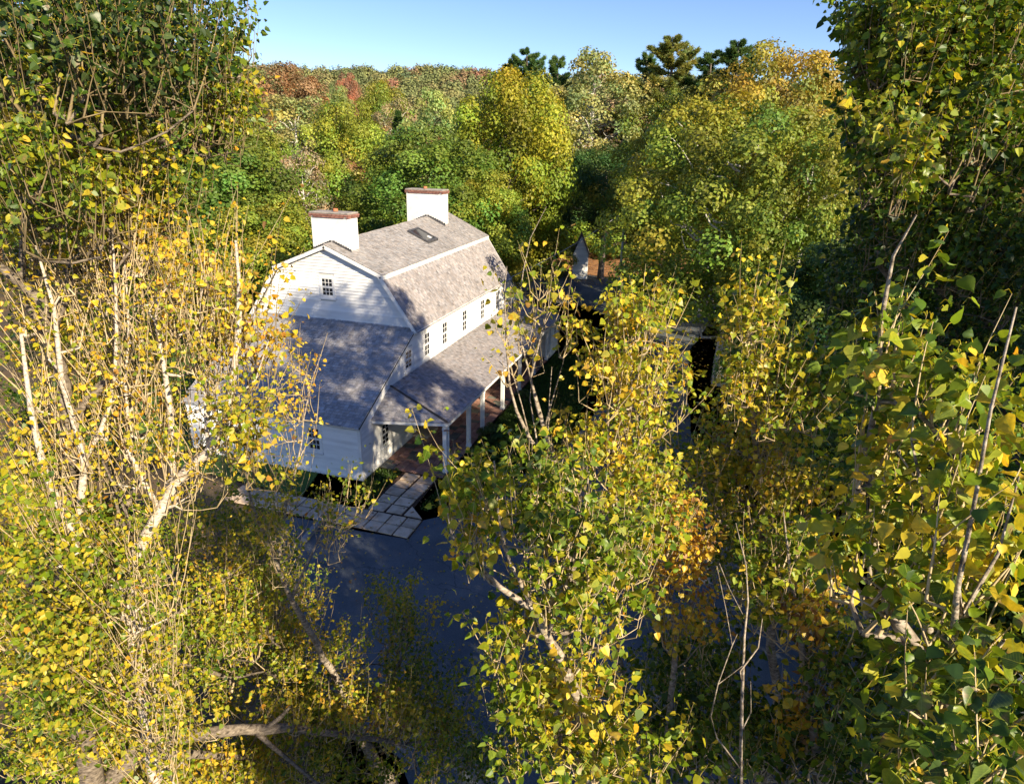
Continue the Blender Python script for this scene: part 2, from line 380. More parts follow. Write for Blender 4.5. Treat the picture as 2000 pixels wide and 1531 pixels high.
def window(parent, mapf, nrm, s0, s1, z0, z1, cols=3, curtain=False, storm=True):
    """double hung sash, frame proud of the wall"""
    nrm = np.array(nrm, float)
    w_ = MB()
    def slab(mb, a0, a1, b0, b1, d0, d1):
        p = [np.array(mapf(a0, b0)), np.array(mapf(a1, b0)), np.array(mapf(a1, b1)), np.array(mapf(a0, b1))]
        mb.prism([v+nrm*d0 for v in p], nrm*(d1-d0))
    t = .10
    slab(w_, s0-t, s0, z0-t, z1+t, .0, .045); slab(w_, s1, s1+t, z0-t, z1+t, .0, .045)
    slab(w_, s0, s1, z1, z1+t, .0, .047); slab(w_, s0-t*1.3, s1+t*1.3, z0-t-.045, z0-t, .0, .085)
    slab(w_, s0, s1, z0-t, z0, .0, .043)
    win = w_.build('window', TRIM, parent)
    zm = (z0+z1)/2
    for (a, b_, dd) in ((z0, zm, .010), (zm, z1, .022)):
        sm = MB(); f = .045
        slab(sm, s0, s0+f, a, b_, dd-.01, dd+.012); slab(sm, s1-f, s1, a, b_, dd-.01, dd+.012)
        slab(sm, s0+f, s1-f, a, a+f, dd-.01, dd+.0125); slab(sm, s0+f, s1-f, b_-f, b_, dd-.01, dd+.0125)
        for i in range(1, cols):
            x = s0+f+(s1-s0-2*f)*i/cols; slab(sm, x-.011, x+.011, a+f, b_-f, dd-.008, dd+.009)
        zz = (a+b_)/2; slab(sm, s0+f, s1-f, zz-.011, zz+.011, dd-.008, dd+.0085)
        sm.build('sash', TRIM, win)
        for i in range(cols):
            for j in range(2):
                pw = (s1-s0-2*f)/cols; ph = (b_-a-2*f)/2
                pm = MB(); xa = s0+f+pw*i+.0112; za = a+f+ph*j+.0112
                slab(pm, xa, xa+pw-.0224, za, za+ph-.0224, dd-.006, dd-.003)
                pm.build('pane', M['glassdark'], win)
    if curtain:
        c = MB(); slab(c, s0+.02, s1-.02, zm-.1, z1-.02, -.03, -.02); c.build('curtain', M['curtain'], win)
    bkk = MB(); slab(bkk, s0-.02, s1+.02, z0-.02, z1+.02, -.10, -.08); bkk.build('dark_room', M['dark'], win)
    return win

front = lambda s, z: (s, 0.0, z)
nearg = lambda s, z: (X0, s, z)
leanw = lambda s, z: (0.0, s, z)
# core volume so no light leaks
core = MB()
core.prism([(X0+.12,0.12,0),(X0+.12,0.12,ZE),(X0+.12,YK+.05,ZK-.06),(X0+.12,D/2,ZR-.06),(X0+.12,D-YK-.05,ZK-.06),(X0+.12,D-.12,ZE),(X0+.12,D-.12,0)], (X1-X0-.24, 0, 0))
core.prism([(.12,.12,0),(.12,.12,LE-.05),(X0+.05,.12,ZE-.05),(X0+.05,.12,0)], (0, D-.24, 0))
core.prism([(XF-.12,.12,0),(XF-.12,.12,LE-.05),(X1-.05,.12,ZE-.05),(X1-.05,.12,0)], (0, D-.24, 0))
core.build('wall_core', M['sheath'], house)

def wall_part(name, polys3, nrm):
    mb = MB()
    for p in polys3: mb.prism(p, np.array(nrm)*-.10)
    return mb.build(name, M['sheath'], house)
# front wall (y=0) : lean-to triangle + main + far lean-to
fw = wall_part('front_wall', [[(0,0,0),(X0,0,0),(X0,0,ZE),(0,0,LE)], [(X0+.001,0,0),(X1,0,0),(X1,0,ZE),(X0+.001,0,ZE)], [(X1+.001,0,0),(XF,0,0),(XF,0,LE),(X1+.001,0,ZE)]], (0,-1,0))
W2 = [(6.12,6.72),(8.2,8.83),(10.9,11.55),(13.72,14.36),(16.4,17.02)]
holes = [(4.1,4.76,3.45,4.3),(1.70,2.32,.78,1.75)]+[(a,b_,3.46,4.6) for a, b_ in W2]+[(7.0,7.6,.78,1.75),(10.2,10.8,.78,1.75),(13.4,14.0,.78,1.75),(4.9,5.8,.15,2.1)]
hx = [(a-.1,b_+.1,c-.145,d+.1) for a, b_, c, d in holes]
clap_wall(fw, [(.09,0),(XF-.09,0),(XF-.09,LE+.0),(X1,ZE-.12),(X0,ZE-.12),(.09,LE+.0)], front, (0,-1,0), hx, .12, ZE-.12)
for i, h in enumerate(holes[:-1]): window(house, front, (0,-1,0), *h, cols=2 if (h[1]-h[0]) < .7 else 3)
# near gable wall
gw = wall_part('gable_wall', [[(X0,0,LE),(X0,0,ZE),(X0,YK,ZK),(X0,D/2,ZR),(X0,D-YK,ZK),(X0,D,ZE),(X0,D,LE)]], (-1,0,0))
gh = (4.02,4.64,6.2,7.05)
clap_wall(gw, [(.02,LE),(.02,ZE-.1),(YK+.02,ZK-.1),(D/2,ZR-.08),(D-YK-.02,ZK-.1),(D-.02,ZE-.1),(D-.02,LE)], nearg, (-1,0,0), [(gh[0]-.1,gh[1]+.1,gh[2]-.145,gh[3]+.1)], ZE-.25, ZR-.09, .145)
window(house, nearg, (-1,0,0), *gh, cols=3, curtain=True)
# lean-to end wall
lw = wall_part('end_wall', [[(0,0,0),(0,0,LE),(0,D,LE),(0,D,0)]], (-1,0,0))
lh = [(1.84,2.40,1.05,2.05),(5.6,6.2,1.05,2.05)]
clap_wall(lw, [(.09,0),(.09,LE),(D-.02,LE),(D-.02,0)], leanw, (-1,0,0), [(a-.1,b_+.1,c-.145,d+.1) for a, b_, c, d in lh], .12, LE-.08)
for h in lh: window(house, leanw, (-1,0,0), *h, cols=3)
# far gable & back walls plain with boards for other viewpoints
bw = wall_part('back_wall', [[(0,D,0),(XF,D,0),(XF,D,LE),(X1,D,ZE),(X0,D,ZE),(0,D,LE)]], (0,1,0))
clap_wall(bw, [(.02,0),(XF-.02,0),(XF-.02,LE),(X1,ZE-.1),(X0,ZE-.1),(.02,LE)], lambda s, z: (s, D, z), (0,1,0), [], .12, ZE-.1, .236)
fg = wall_part('far_gable_wall', [[(X1,0,LE),(X1,0,ZE),(X1,YK,ZK+.18),(X1,D/2,ZR+.38),(X1,D-YK,ZK+.18),(X1,D,ZE),(X1,D,LE)]], (1,0,0))
fe = wall_part('far_end_wall', [[(XF,0,0),(XF,0,LE),(XF,D,LE),(XF,D,0)]], (1,0,0))
clap_wall(fe, [(.02,0),(.02,LE),(D-.02,LE),(D-.02,0)], lambda s, z: (XF, s, z), (1,0,0), [], .12, LE-.08, .236)
# trim: corner boards, sill boards, frieze, rakes
def trimbar(name, a, b_, wd, th, up): 
    mb = MB(); mb.bar(a, b_, wd, th, up); return mb.build(name, TRIM, house)
mb = MB(); mb.box((-.035,-.035,0), (.09,.0,LE+.02)); mb.box((-.035,-.0,0), (.0,.09,LE)); mb.build('corner_board', TRIM, house)
mb = MB(); mb.box((XF-.09,-.035,0), (XF+.035,.0,LE)); mb.build('corner_board', TRIM, house)
mb = MB(); mb.box((.09,-.038,-.02), (XF-.09,.0,.12)); mb.build('water_table', TRIM, house)
mb = MB(); mb.box((-.038,.09,-.02), (.0,D,.12)); mb.build('water_table', TRIM, house)
mb = MB(); mb.box((X0-.1,-.04,ZE-.17), (X1+.1,.0,ZE-.02)); mb.build('frieze_board', TRIM, house)
mb = MB(); mb.box((X0-.2,-.22,ZE-.135), (X1+.2,-.041,ZE-.10)); mb.box((X0-.2,-.245,ZE-.14), (X1+.2,-.221,ZE-.02)); mb.build('eave_fascia', TRIM, house)
# door under the porch
mb = MB(); mb.box((4.92,-.035,.16), (5.78,-.005,2.08)); dr = mb.build('door', M['door'], house)
mb = MB(); mb.box((4.78,-.05,.12), (4.915,0,2.2)); mb.box((5.785,-.05,.12), (5.92,0,2.2)); mb.box((4.915,-.05,2.085), (5.785,0,2.2)); mb.build('door_frame', TRIM, dr)
mb = MB(); mb.box((5.0,-.09,1.08), (5.05,-.036,1.13)); mb.build('handle', M['metal'], dr)

def roof(name, quad, th=.05, expo=.14, base=(.30,.27,.25), hip=None, seed=0, wmin=.10, wmax=.20, var=.14):
    """quad: eave-left, eave-right, top-right, top-left; deck part plus a shingle layer of real overlapping pieces"""
    r_ = np.random.default_rng(seed+100)
    E0, E1, T1, T0 = [np.array(q, float) for q in quad]
    nrm = np.cross(E1-E0, T0-E0); nrm /= np.linalg.norm(nrm)
    if nrm[2] < 0: nrm = -nrm
    E0_, E1_, T1_, T0_ = [q-nrm*.06 for q in (E0, E1, T1, T0)]; mb = MB(); mb.prism([E0_, E1_, T1_, T0_] if np.linalg.norm(T1-T0) > .01 else [E0_, E1_, T1_], -nrm*th)
    deck = mb.build(name, M['under'], house)
    L0 = E1-E0; L = np.linalg.norm(T0-E0)
    slope_len = max(np.linalg.norm(T0-E0), np.linalg.norm(T1-E1)); rows = int(slope_len/expo)
    V = []; C = []
    for k in range(-1, rows+1):
        a0 = k/rows; a1 = min((k+1.25)/rows, 1.0); a0c = max(a0, -.015)
        A = E0+(T0-E0)*a0c; B = E1+(T1-E1)*a0c; A2 = E0+(T0-E0)*a1; B2 = E1+(T1-E1)*a1
        wid = np.linalg.norm(B-A)
        if wid < .06: continue
        n_ = max(1, int(wid/((wmin+wmax)/2))); ws = r_.uniform(wmin, wmax, n_); cs = np.concatenate([[0], np.cumsum(ws)]); cs /= cs[-1]
        for i in range(n_):
            s0, s1 = cs[i]+.0025/wid, cs[i+1]-.0025/wid
            up0 = .017+r_.uniform(0, .014); up1 = .004
            dz = (B-A)*0; e_ = r_.uniform(-.01, .01)*(T0-E0)/slope_len
            p0 = A+(B-A)*s0+e_; p1 = A+(B-A)*s1+e_; p2 = A2+(B2-A2)*s1; p3 = A2+(B2-A2)*s0
            V += [p0+nrm*.001, p1+nrm*.001, p0+nrm*up0, p1+nrm*up0, p2+nrm*up1, p3+nrm*up1]
            v = r_.normal(1, var); wv = r_.uniform(-.03, .05)
            c = np.array(base)*np.clip(v, .55, 1.5)*np.array([1+wv, 1, 1-wv])
            C += [c]*6
    V = np.array(V); N = len(V)//6; b0 = np.arange(N)[:, None]*6
    F = np.concatenate([b0+np.array([[2,3,4,5]]), b0+np.array([[0,1,3,2]]), b0+np.array([[0,2,5,0]])*0+np.array([[1,4,3,1]])*0+np.array([[0,2,3,1]])])
    F = np.concatenate([b0+np.array([[2,3,4,5]]), b0+np.array([[0,1,3,2]])])
    o = link('shingles', mesh_np('shingles', V, [F], np.array(C)), M['shingle'], deck); o['kind'] = 'stuff'
    return deck
OH = .22
xa, xb = X0-OH, X1+OH
za = lambda z0, x, k: z0+k*lift(x)
ye = -.24; zee = ZE-.0
Kz = lambda x: zk(x)+.06; Rz = lambda x: zr(x)+.07
B1 = (.30,.28,.28); B2c = (.33,.32,.32)
roof('lower_roof_slope', [(xa,ye,zee-.07),(xb,ye,zee-.07),(xb,YK-.06,Kz(xb)-.12),(xa,YK-.06,Kz(xa)-.12)], base=B1, seed=1)
roof('upper_roof_slope', [(xa,YK-.14,Kz(xa)-.02),(xb,YK-.14,Kz(xb)-.02),(xb,D/2,Rz(xb)),(xa,D/2,Rz(xa))], base=(.31,.295,.285), seed=2)
roof('upper_roof_slope', [(xb,D-YK+.14,Kz(xb)-.02),(xa,D-YK+.14,Kz(xa)-.02),(xa,D/2+.002,Rz(xa)),(xb,D/2+.002,Rz(xb))], base=B1, seed=3, expo=.28, wmin=.3, wmax=.5)
roof('lower_roof_slope', [(xb,D+.24,zee-.07),(xa,D+.24,zee-.07),(xa,D-YK+.06,Kz(xa)-.12),(xb,D-YK+.06,Kz(xb)-.12)], base=B1, seed=4, expo=.28, wmin=.3, wmax=.5)
roof('lean_to_roof', [(-.17,D+.1,LE+.02),(-.17,-.09,LE+.02),(X0-.03,-.09,ZE+.06),(X0-.03,D+.1,ZE+.06)], base=B2c, seed=5, expo=.145)
roof('lean_to_roof', [(XF+.17,-.09,LE+.02),(XF+.17,D+.1,LE+.02),(X1+.03,D+.1,ZE+.06),(X1+.03,-.09,ZE+.06)], base=B2c, seed=6, expo=.145)
# knee fascia (white band) and rakes
def fasc(x0_, x1_):
    mb = MB()
    mb.prism([(x0_,YK-.17,Kz(x0_)-.24),(x0_,YK-.12,Kz(x0_)-.24),(x0_,YK-.12,Kz(x0_)-.035),(x0_,YK-.17,Kz(x0_)-.035)], (x1_-x0_,0,Kz(x1_)-Kz(x0_)))
    mb.build('knee_fascia', TRIM, house)
fasc(xa-.02, xb+.02)
def rake(x, pts, side):
    for (a, b_) in zip(pts[:-1], pts[1:]):
        mb = MB(); a = np.array((x, *a)); b_ = np.array((x, *b_)); d = (b_-a)/np.linalg.norm(b_-a)
        n_ = np.cross(d, (1,0,0)); n_ = n_*(1 if n_[2] > 0 else -1)
        mb.prism([a-n_*.17, b_-n_*.17, b_-n_*.012, a-n_*.012], (side*.035, 0, 0)); mb.build('rake_board', TRIM, house)
        mb = MB(); mb.prism([a-n_*.075, b_-n_*.075, b_-n_*.055, a-n_*.055], (-side*(OH-.01), 0, 0)); mb.build('rake_soffit', TRIM, house)
rake(xa, [(ye,zee-.07),(YK-.08,Kz(xa)-.07)], -1); rake(xa, [(YK-.14,Kz(xa)-.02),(D/2-.001,Rz(xa))], -1)
rake(xa, [(D/2+.001,Rz(xa)),(D-YK+.14,Kz(xa)-.02)], -1); rake(xa, [(D-YK+.08,Kz(xa)-.07),(D+.24,zee-.07)], -1)
rake(xb, [(ye,zee-.07),(YK-.08,Kz(xb)-.07)], 1); rake(xb, [(YK-.14,Kz(xb)-.02),(D/2-.001,Rz(xb))], 1)
rake(xb, [(D/2+.001,Rz(xb)),(D-YK+.14,Kz(xb)-.02)], 1); rake(xb, [(D-YK+.08,Kz(xb)-.07),(D+.24,zee-.07)], 1)
# lean-to rakes on the front and eave fascia
for s in (0, 1):
    a = np.array((-.15 if not s else XF+.15, -.04, LE+.0)); b_ = np.array((X0-.03 if not s else X1+.03, -.04, ZE+.04))
    d = (b_-a)/np.linalg.norm(b_-a); n_ = np.array((-d[2], 0, d[0])); n_ = n_*(1 if n_[2] > 0 else -1)
    mb = MB(); mb.prism([a-n_*.2, b_-n_*.2, b_-n_*.01, a-n_*.01], (0, -.035, 0)); mb.build('rake_board', TRIM, house)
    x = -.17 if not s else XF+.15
    mb = MB(); mb.box((x,-.05,LE-.13), (x+.02,D+.08,LE+.0)); mb.build('eave_fascia', TRIM, house)
    mb = MB(); mb.box((min(x, x+.17) if not s else XF+.0,-.04,LE-.12), (0.0 if not s else XF+.149,D,LE-.10)); mb.build('eave_soffit', TRIM, house)
# skylight
mb = MB()
sx0, sx1, sy0, sy1 = 11.75, 13.05, 2.25, 3.45
zu = lambda x, y: Kz(x)-.02+(y-(YK-.14))/(D/2-YK+.14)*(Rz(x)-Kz(x)+.02)
def slopebox(mb, x0_, x1_, y0_, y1_, h0, h1):
    mb.add([(x0_,y0_,zu(x0_,y0_)+h0),(x1_,y0_,zu(x1_,y0_)+h0),(x1_,y1_,zu(x1_,y1_)+h0),(x0_,y1_,zu(x0_,y1_)+h0),
            (x0_,y0_,zu(x0_,y0_)+h1),(x1_,y0_,zu(x1_,y0_)+h1),(x1_,y1_,zu(x1_,y1_)+h1),(x0_,y1_,zu(x0_,y1_)+h1)],
           [(0,3,2,1),(4,5,6,7),(0,1,5,4),(1,2,6,5),(2,3,7,6),(3,0,4,7)])
f = .09
slopebox(mb, sx0, sx1, sy0, sy0+f, 0, .13); slopebox(mb, sx0, sx1, sy1-f, sy1, 0, .13); slopebox(mb, sx0, sx0+f, sy0+f, sy1-f, 0, .129); slopebox(mb, sx1-f, sx1, sy0+f, sy1-f, 0, .129)
sk = mb.build('skylight', M['metal'], house)
mb = MB(); slopebox(mb, sx0+f, sx1-f, sy0+f, sy1-f, .07, .10); mb.build('pane', M['glassdark'], sk)
mb = MB(); slopebox(mb, sx0+.72, sx0+.95, sy0+.22, sy0+.42, .101, .106); mb.build('pale_patch', M['trim'], sk)  # small pale patch on the skylight pane

# chimneys
def chimney(x0_, x1_, y0_, y1_, ztop, flue_x):
    mb = MB(); mb.prism([(x0_,y0_,7.3),(x1_,y0_,7.3),(x1_,y1_,7.3),(x0_,y1_,7.3)], (0,0,ztop-7.3-.24))
    ch = mb.build('chimney', M['plaster'], house, bevel=.012)
    mb = MB(); mb.box((x0_-.03,y0_-.03,ztop-.24), (x1_+.03,y1_+.03,ztop-.07)); mb.build('mortar_bed', M['mortar'], ch)
    # two brick courses round the top, each brick its own piece
    def brick_mesh(lx, ly, lz):
        b_ = MB(); b_.box((0,0,0), (lx,ly,lz)); me = bpy.data.meshes.new('brick'); me.from_pydata(b_.v, [], b_.f); me.update(); me.materials.append(M['brick']); return me
    bx = brick_mesh(.192,.10,.07); by = brick_mesh(.10,.192,.07)
    for c in range(2):
        z = ztop-.235+c*.083; o_ = .06+.015*c
        nx = int((x1_-x0_+2*o_)/.205); ny = int((y1_-y0_+2*o_)/.205)
        px_ = (x1_-x0_+2*o_)/nx; py_ = (y1_-y0_+2*o_)/ny
        for i in range(nx):
            for yy in (y0_-o_, y1_+o_-.10):
                o = link('brick', bx, None, ch); o.location = (x0_-o_+i*px_+.006, yy+random.uniform(-.004,.004), z); o.scale.x = (px_-.012)/.192
        for i in range(ny):
            for xx in (x0_-o_, x1_+o_-.10):
                if 0 < i < ny-1 or c:
                    o = link('brick', by, None, ch); o.location = (xx-.002+random.uniform(-.004,.004), y0_-o_+.0+i*py_+.006, z+.001); o.scale.y = (py_-.012)/.192
    mb = MB(); mb.box((x0_-.05,y0_-.05,ztop-.065), (x1_+.05,y1_+.05,ztop+.0)); cp = mb.build('cap', M['capstone'], ch, bevel=.02)
    b_ = bmesh.new(); ym = y0_+(y1_-y0_)*flue_x; xm = (x0_+x1_)/2
    bmesh.ops.create_cone(b_, cap_ends=False, segments=14, radius1=.12, radius2=.11, depth=.12, matrix=Matrix.Translation((xm, ym, ztop+.075)))
    bmesh.ops.create_cone(b_, cap_ends=True, segments=14, radius1=.095, radius2=.095, depth=.10, matrix=Matrix.Translation((xm, ym, ztop+.06)))
    me = bpy.data.meshes.new('flue_pot'); b_.to_mesh(me); b_.free(); link('flue_pot', me, M['terracotta'], ch)
    # lead flashing stepped down both slopes
    fl = MB()
    for i in range(8):
        for sgn in (0, 1):
            ya = D/2+(-1 if sgn else 1)*(i*(y1_-y0_)/16+.02); 
            fl.box((x0_-.012, min(ya, ya+(-1 if sgn else 1)*.13), zr(x0_)-.45*abs(ya-D/2)-.02), (x0_-.002, max(ya, ya+(-1 if sgn else 1)*.13), zr(x0_)-.40*abs(ya-D/2)+.17))
    fl.build('flashing', M['metal'], ch)
    return ch
chimney(5.62, 6.45, 3.33, 5.24, 9.92, .45)
chimney(15.95, 16.8, 3.22, 5.55, 10.42, .55)

# porch -----------------------------------------------------------------
PE, PY, PT = 2.34, -3.05, 3.2
px_end = 21.0
cw, cc = (0.86, 0.0), (1.66, -3.05)
hipt = (2.60, 0.0)
roof('porch_roof', [(cc[0],PY,PE),(px_end,PY,PE),(px_end,-.03,PT),(hipt[0],-.03,PT)], base=B1, seed=8)
roof('porch_hip', [(cw[0],-.03,PE),(cc[0],PY,PE),(hipt[0],-.03,PT),(hipt[0],-.03,PT)], base=B2c, seed=9)
mb = MB(); mb.bar((cc[0],PY,PE+.05), (hipt[0],-.05,PT+.045), .09, .03); mb.build('hip_cap', M['shingle'] if 0 else M['under'], house)
mb = MB(); mb.prism([(cc[0]-.0,PY-.03,PE-.15),(cc[0],PY+.0,PE-.15),(cc[0],PY,PE-.005),(cc[0],PY-.03,PE-.005)], (px_end-cc[0],0,0)); mb.build('porch_fascia', TRIM, house)
mb = MB(); a = np.array((cw[0],-.04,PE-.15)); b_ = np.array((cc[0],PY-.03,PE-.15)); mb.prism([a, b_, b_+(.03,0,0), a+(.03,0,0)], (0,0,.145)); mb.build('porch_fascia', TRIM, house)
mb = MB(); mb.prism([(cw[0]+.05,-.05,PE-.13),(cc[0]+.05,PY+.03,PE-.13),(px_end,PY+.03,PE-.13),(px_end,-.05,PE-.13)], (0,0,-.02)); mb.build('porch_ceiling', TRIM, house)
mb = MB(); mb.box((1.72,-2.96,PE-.30), (px_end-.3,-2.80,PE-.152)); mb.build('porch_beam', TRIM, house)
posts = [1.80, 4.45, 6.25, 9.3, 12.3, 15.3, 18.3]
pm = MB(); pm.box((-.085,-.085,0), (.085,.085,PE-.302)); pm.box((-.105,-.105,0), (.105,.105,.14)); pm.box((-.1,-.1,PE-.40), (.1,.1,PE-.303))
first = pm.build('post', TRIM, house, bevel=.004); first.location = (posts[0],-2.88,.02)
for x in posts[1:]:
    o = first.copy(); COL.objects.link(o); o.parent = house; o.location = (x,-2.88,.02)
V1, F1 = tube([(0,0,0),(0,0,2.0)], [.035,.035], 8)
me = mesh_np('downspout', V1, [F1]); o = link('downspout', me, TRIM, house); o.location = (posts[0]+.13,-2.97,.16)
mb = MB(); mb.bar((posts[0]+.13,-2.97,.17), (posts[0]+.05,-3.3,.06), .09, .06); mb.build('downspout_shoe', TRIM, house)
# enclosed white bay at the far end of the porch
mb = MB(); mb.box((18.75,-2.98,0), (20.9,-.1,PE-.16)); bay = mb.build('porch_bay', M['sheath'], house)
clap_wall(bay, [(18.8,0),(20.85,0),(20.85,PE-.16),(18.8,PE-.16)], lambda s, z: (s,-2.98,z), (0,-1,0), [(19.5,20.2,.9,1.9)], .1, PE-.17)
window(house, lambda s, z: (s,-2.98,z), (0,-1,0), 19.6, 20.1, 1.05, 1.8, cols=2)
clap_wall(bay, [(-2.96,0),(-.1,0),(-.1,PE-.3),(-2.96,PE-.3)], lambda s, z: (18.75, s, z), (-1,0,0), [], .1, PE-.31)
mb = MB(); mb.prism([(20.9,-3.0,PE-.2),(20.9,-.05,PE-.2),(20.9,-.05,PT-.03),(20.9,-3.0,PE-.03)], (.04,0,0)); mb.build('rake_board', TRIM, house)

# patio of irregular stones ----------------------------------------------
patio = sheet('patio', [(1.25,-2.98),(18.7,-2.98),(18.7,-.02),(1.25,-.02)], .016, M['dirt'])
def split(r, out, lim):
    x0_, y0_, x1_, y1_ = r; a, b_ = x1_-x0_, y1_-y0_
    if max(a, b_) < lim*random.uniform(.85, 1.5): out.append(r); return
    k = random.uniform(.36, .64)
    if a > b_: split((x0_,y0_,x0_+a*k,y1_), out, lim); split((x0_+a*k,y0_,x1_,y1_), out, lim)
    else: split((x0_,y0_,x1_,y0_+b_*k), out, lim); split((x0_,y0_+b_*k,x1_,y1_), out, lim)
st = []
for x in np.arange(1.27, 18.6, 2.9): split((x,-2.96,min(x+2.9,18.68),-.05), st, .52)
def stone(name, parent, r, z0, th, mat, gap=.014, ragged=.0):
    x0_, y0_, x1_, y1_ = r; g_ = gap
    j = lambda: random.uniform(-ragged, ragged)
    pts = [(x0_+g_+j(),y0_+g_+j()),(x1_-g_+j(),y0_+g_+j()),(x1_-g_+j(),y1_-g_+j()),(x0_+g_+j(),y1_-g_+j())]
    mb = MB(); b0 = .012
    mid = np.mean(pts, axis=0)
    tp = [tuple(np.array(p)+(mid-np.array(p))/np.linalg.norm(mid-np.array(p))*b0) for p in pts]
    mb.add([(*p, z0) for p in pts]+[(*p, z0+th) for p in tp], [(4,5,6,7),(0,1,5,4),(1,2,6,5),(2,3,7,6),(3,0,4,7)])
    me = bpy.data.meshes.new(name); me.from_pydata(mb.v, [], mb.f); me.update()
    return link(name, me, mat, parent)
for r_ in st[:298]:
    stone('flagstone', patio, r_, .017, random.uniform(.02, .032), M['flagdark'] if random.random() < .22 else M['flag'], .012, .01)
if len(st) > 298:
    mb = MB()
    for (a, b_, c, d) in st[298:]: mb.box((a+.012,b_+.012,.017), (c-.012,d-.012,.042))
    mb.build('flagstones', M['flag'], patio)['kind'] = 'stuff'
# slab path and walk
path = sheet('path', [(-3.22,-3.62),(-1.92,-3.58),(-1.90,-2.90),(1.24,-2.80),(1.24,-1.18),(-1.9,-1.22),(-1.94,-.4),(-1.94,4.4),(-3.2,4.4)], .015, M['dirt'])
for i in range(5):
    for j in range(2):
        x = -1.90+.62*i; y = -1.27-.73*j-.015*i
        stone('paving_slab', path, (x, y-.71, x+.60, y), .016, .035, M['slab'], .03, .022)
for i in range(2):
    for j in range(13):
        y1_ = -3.56+.60*j; x = -3.17+.605*i
        stone('paving_slab', path, (x, y1_, x+.595, y1_+.59), .016, .035, M['slab'], .018, .010)
mb = MB(); mb.prism([(-1.86,-2.78,.016),(-1.88,-3.5,.016),(-1.22,-2.80,.016)], (0,0,.035)); mb.build('paving_slab', M['slab'], path)
mb = MB(); mb.box((-.6,-.75,0), (.6,.0,.15)); stp = mb.build('stone_step', M['slab'], bevel=.02); stp.location = (5.1,-.06,.03)
tag(stp, 'low stone step on the patio under the porch against the house wall', 'step')
mb = MB(); mb.box((0,0,0), (1.35,.2,.17)); o = mb.build('parking_timber', M['timber'], bevel=.015); o.location = (-4.55,-.45,.012); o.rotation_euler.z = math.radians(8)
tag(o, 'weathered grey timber kerb lying on the asphalt beside the slab walk', 'kerb timber')
mb = MB(); mb.box((0,0,.03), (.05,.05,1.0)); 

# bench and outbuilding, pole and wire -----------------------------------
bn = empty('bench', (24.4,-14.3,0), 'white slatted garden bench standing in the shaded verge by the drive', 'bench', rz=math.radians(-62))
for i in range(3):
    mb = MB(); mb.box((-.75,-.22+.15*i,.43), (.75,-.09+.15*i,.46)); mb.build('seat_slat', M['benchp'], bn)
for i in range(3):
    mb = MB(); mb.box((-.75,.25,.58+.13*i), (.75,.275,.68+.13*i)); mb.build('back_slat', M['benchp'], bn)
for x in (-.7, .62):
    for y in (-.2, .235):
        mb = MB(); mb.box((x,y,0), (x+.07,y+.07,.43 if y < 0 else .95)); mb.build('leg', M['benchp'], bn)
    mb = MB(); mb.box((x-.01,-.24,.64), (x+.08,.30,.67)); mb.build('armrest', M['benchp'], bn)
sh = empty('shed', (46.8,1.0,0), 'small white shed with a steep pointed gable beyond the far end of the house', 'shed', rz=math.radians(12))
def P(mb, pts, ext): mb.prism(pts, ext)
wd, wl, hh, hp = 1.6, 3.4, 2.7, 4.5
mb = MB(); P(mb, [(-wd/2,0,0),(wd/2,0,0),(wd/2,0,hh),(0,0,hp),(-wd/2,0,hh)], (0,wl,0)); 
mb = MB(); P(mb, [(0,-wd/2,0),(0,wd/2,0),(0,wd/2,hh),(0,0,hp),(0,-wd/2,hh)], (wl,0,0)); swall = mb.build('wall', M['sheath'], sh)
clap_wall(swall, [(-wd/2,0),(wd/2,0),(wd/2,hh),(0,hp),(-wd/2,hh)], lambda s, z: (0, s, z), (-1,0,0), [], .05, hp-.05, .16)
for s in (-1, 1):
    mb = MB(); a = np.array((-.1, s*(wd/2+.12), hh-.36)); b_ = np.array((-.1, 0, hp+.04)); mb.prism([a, b_, b_+(0,0,.07), a+(0,0,.07)], (wl+.2,0,0)); mb.build('roof', M['under'], sh)
lo = empty('low_outbuilding', (40.6,3.6,0), 'low outbuilding with a flat grey green roof behind the far end of the house', 'outbuilding', rz=math.radians(58))
mb = MB(); mb.box((0,0,0), (3.6,5.0,.9)); mb.build('wall', M['timber'], lo)
mb = MB(); mb.prism([(-.3,-.3,.9),(3.9,-.3,.9),(3.9,5.3,1.25),(-.3,5.3,1.25)], (0,0,.12))
M['lowroof'] = simple('grey_green_roof', [(.3, (.20,.24,.20)), (.55, (.30,.34,.29)), (.8, (.40,.42,.36))], 1.2, .8, .01)
mb.build('roof', M['lowroof'], lo)
pl = empty('utility_pole', (33.4,-5.1,0), 'tall thin pale grey utility pole rising beyond the drive in front of shaded trees', 'pole')
zt = 8.6
V1, F1 = tube([(0,0,0),(.02,0,4),(0,0.01,zt)], [.13,.11,.085], 10); link('shaft', mesh_np('shaft', V1, [F1], smooth=True), M['pole'], pl)
V1, F1 = tube([(0,0,zt-.02),(0,0,zt+.3)], [.17,.12], 10); link('cap', mesh_np('cap', V1, [F1], smooth=True), M['benchp'], pl)
wa = np.array((18.6,.0,5.0)); wb = np.array((33.4,-5.1,8.3)); tt = np.linspace(0, 1, 14)
wp = wa+(wb-wa)*tt[:, None]; wp[:, 2] -= .5*4*tt*(1-tt)*.6
V1, F1 = tube(wp, np.full(14, .018), 5); tag(link('overhead_wire', mesh_np('overhead_wire', V1, [F1]), M['pole']), 'thin pale wire running from the house eave to the utility pole', 'wire')

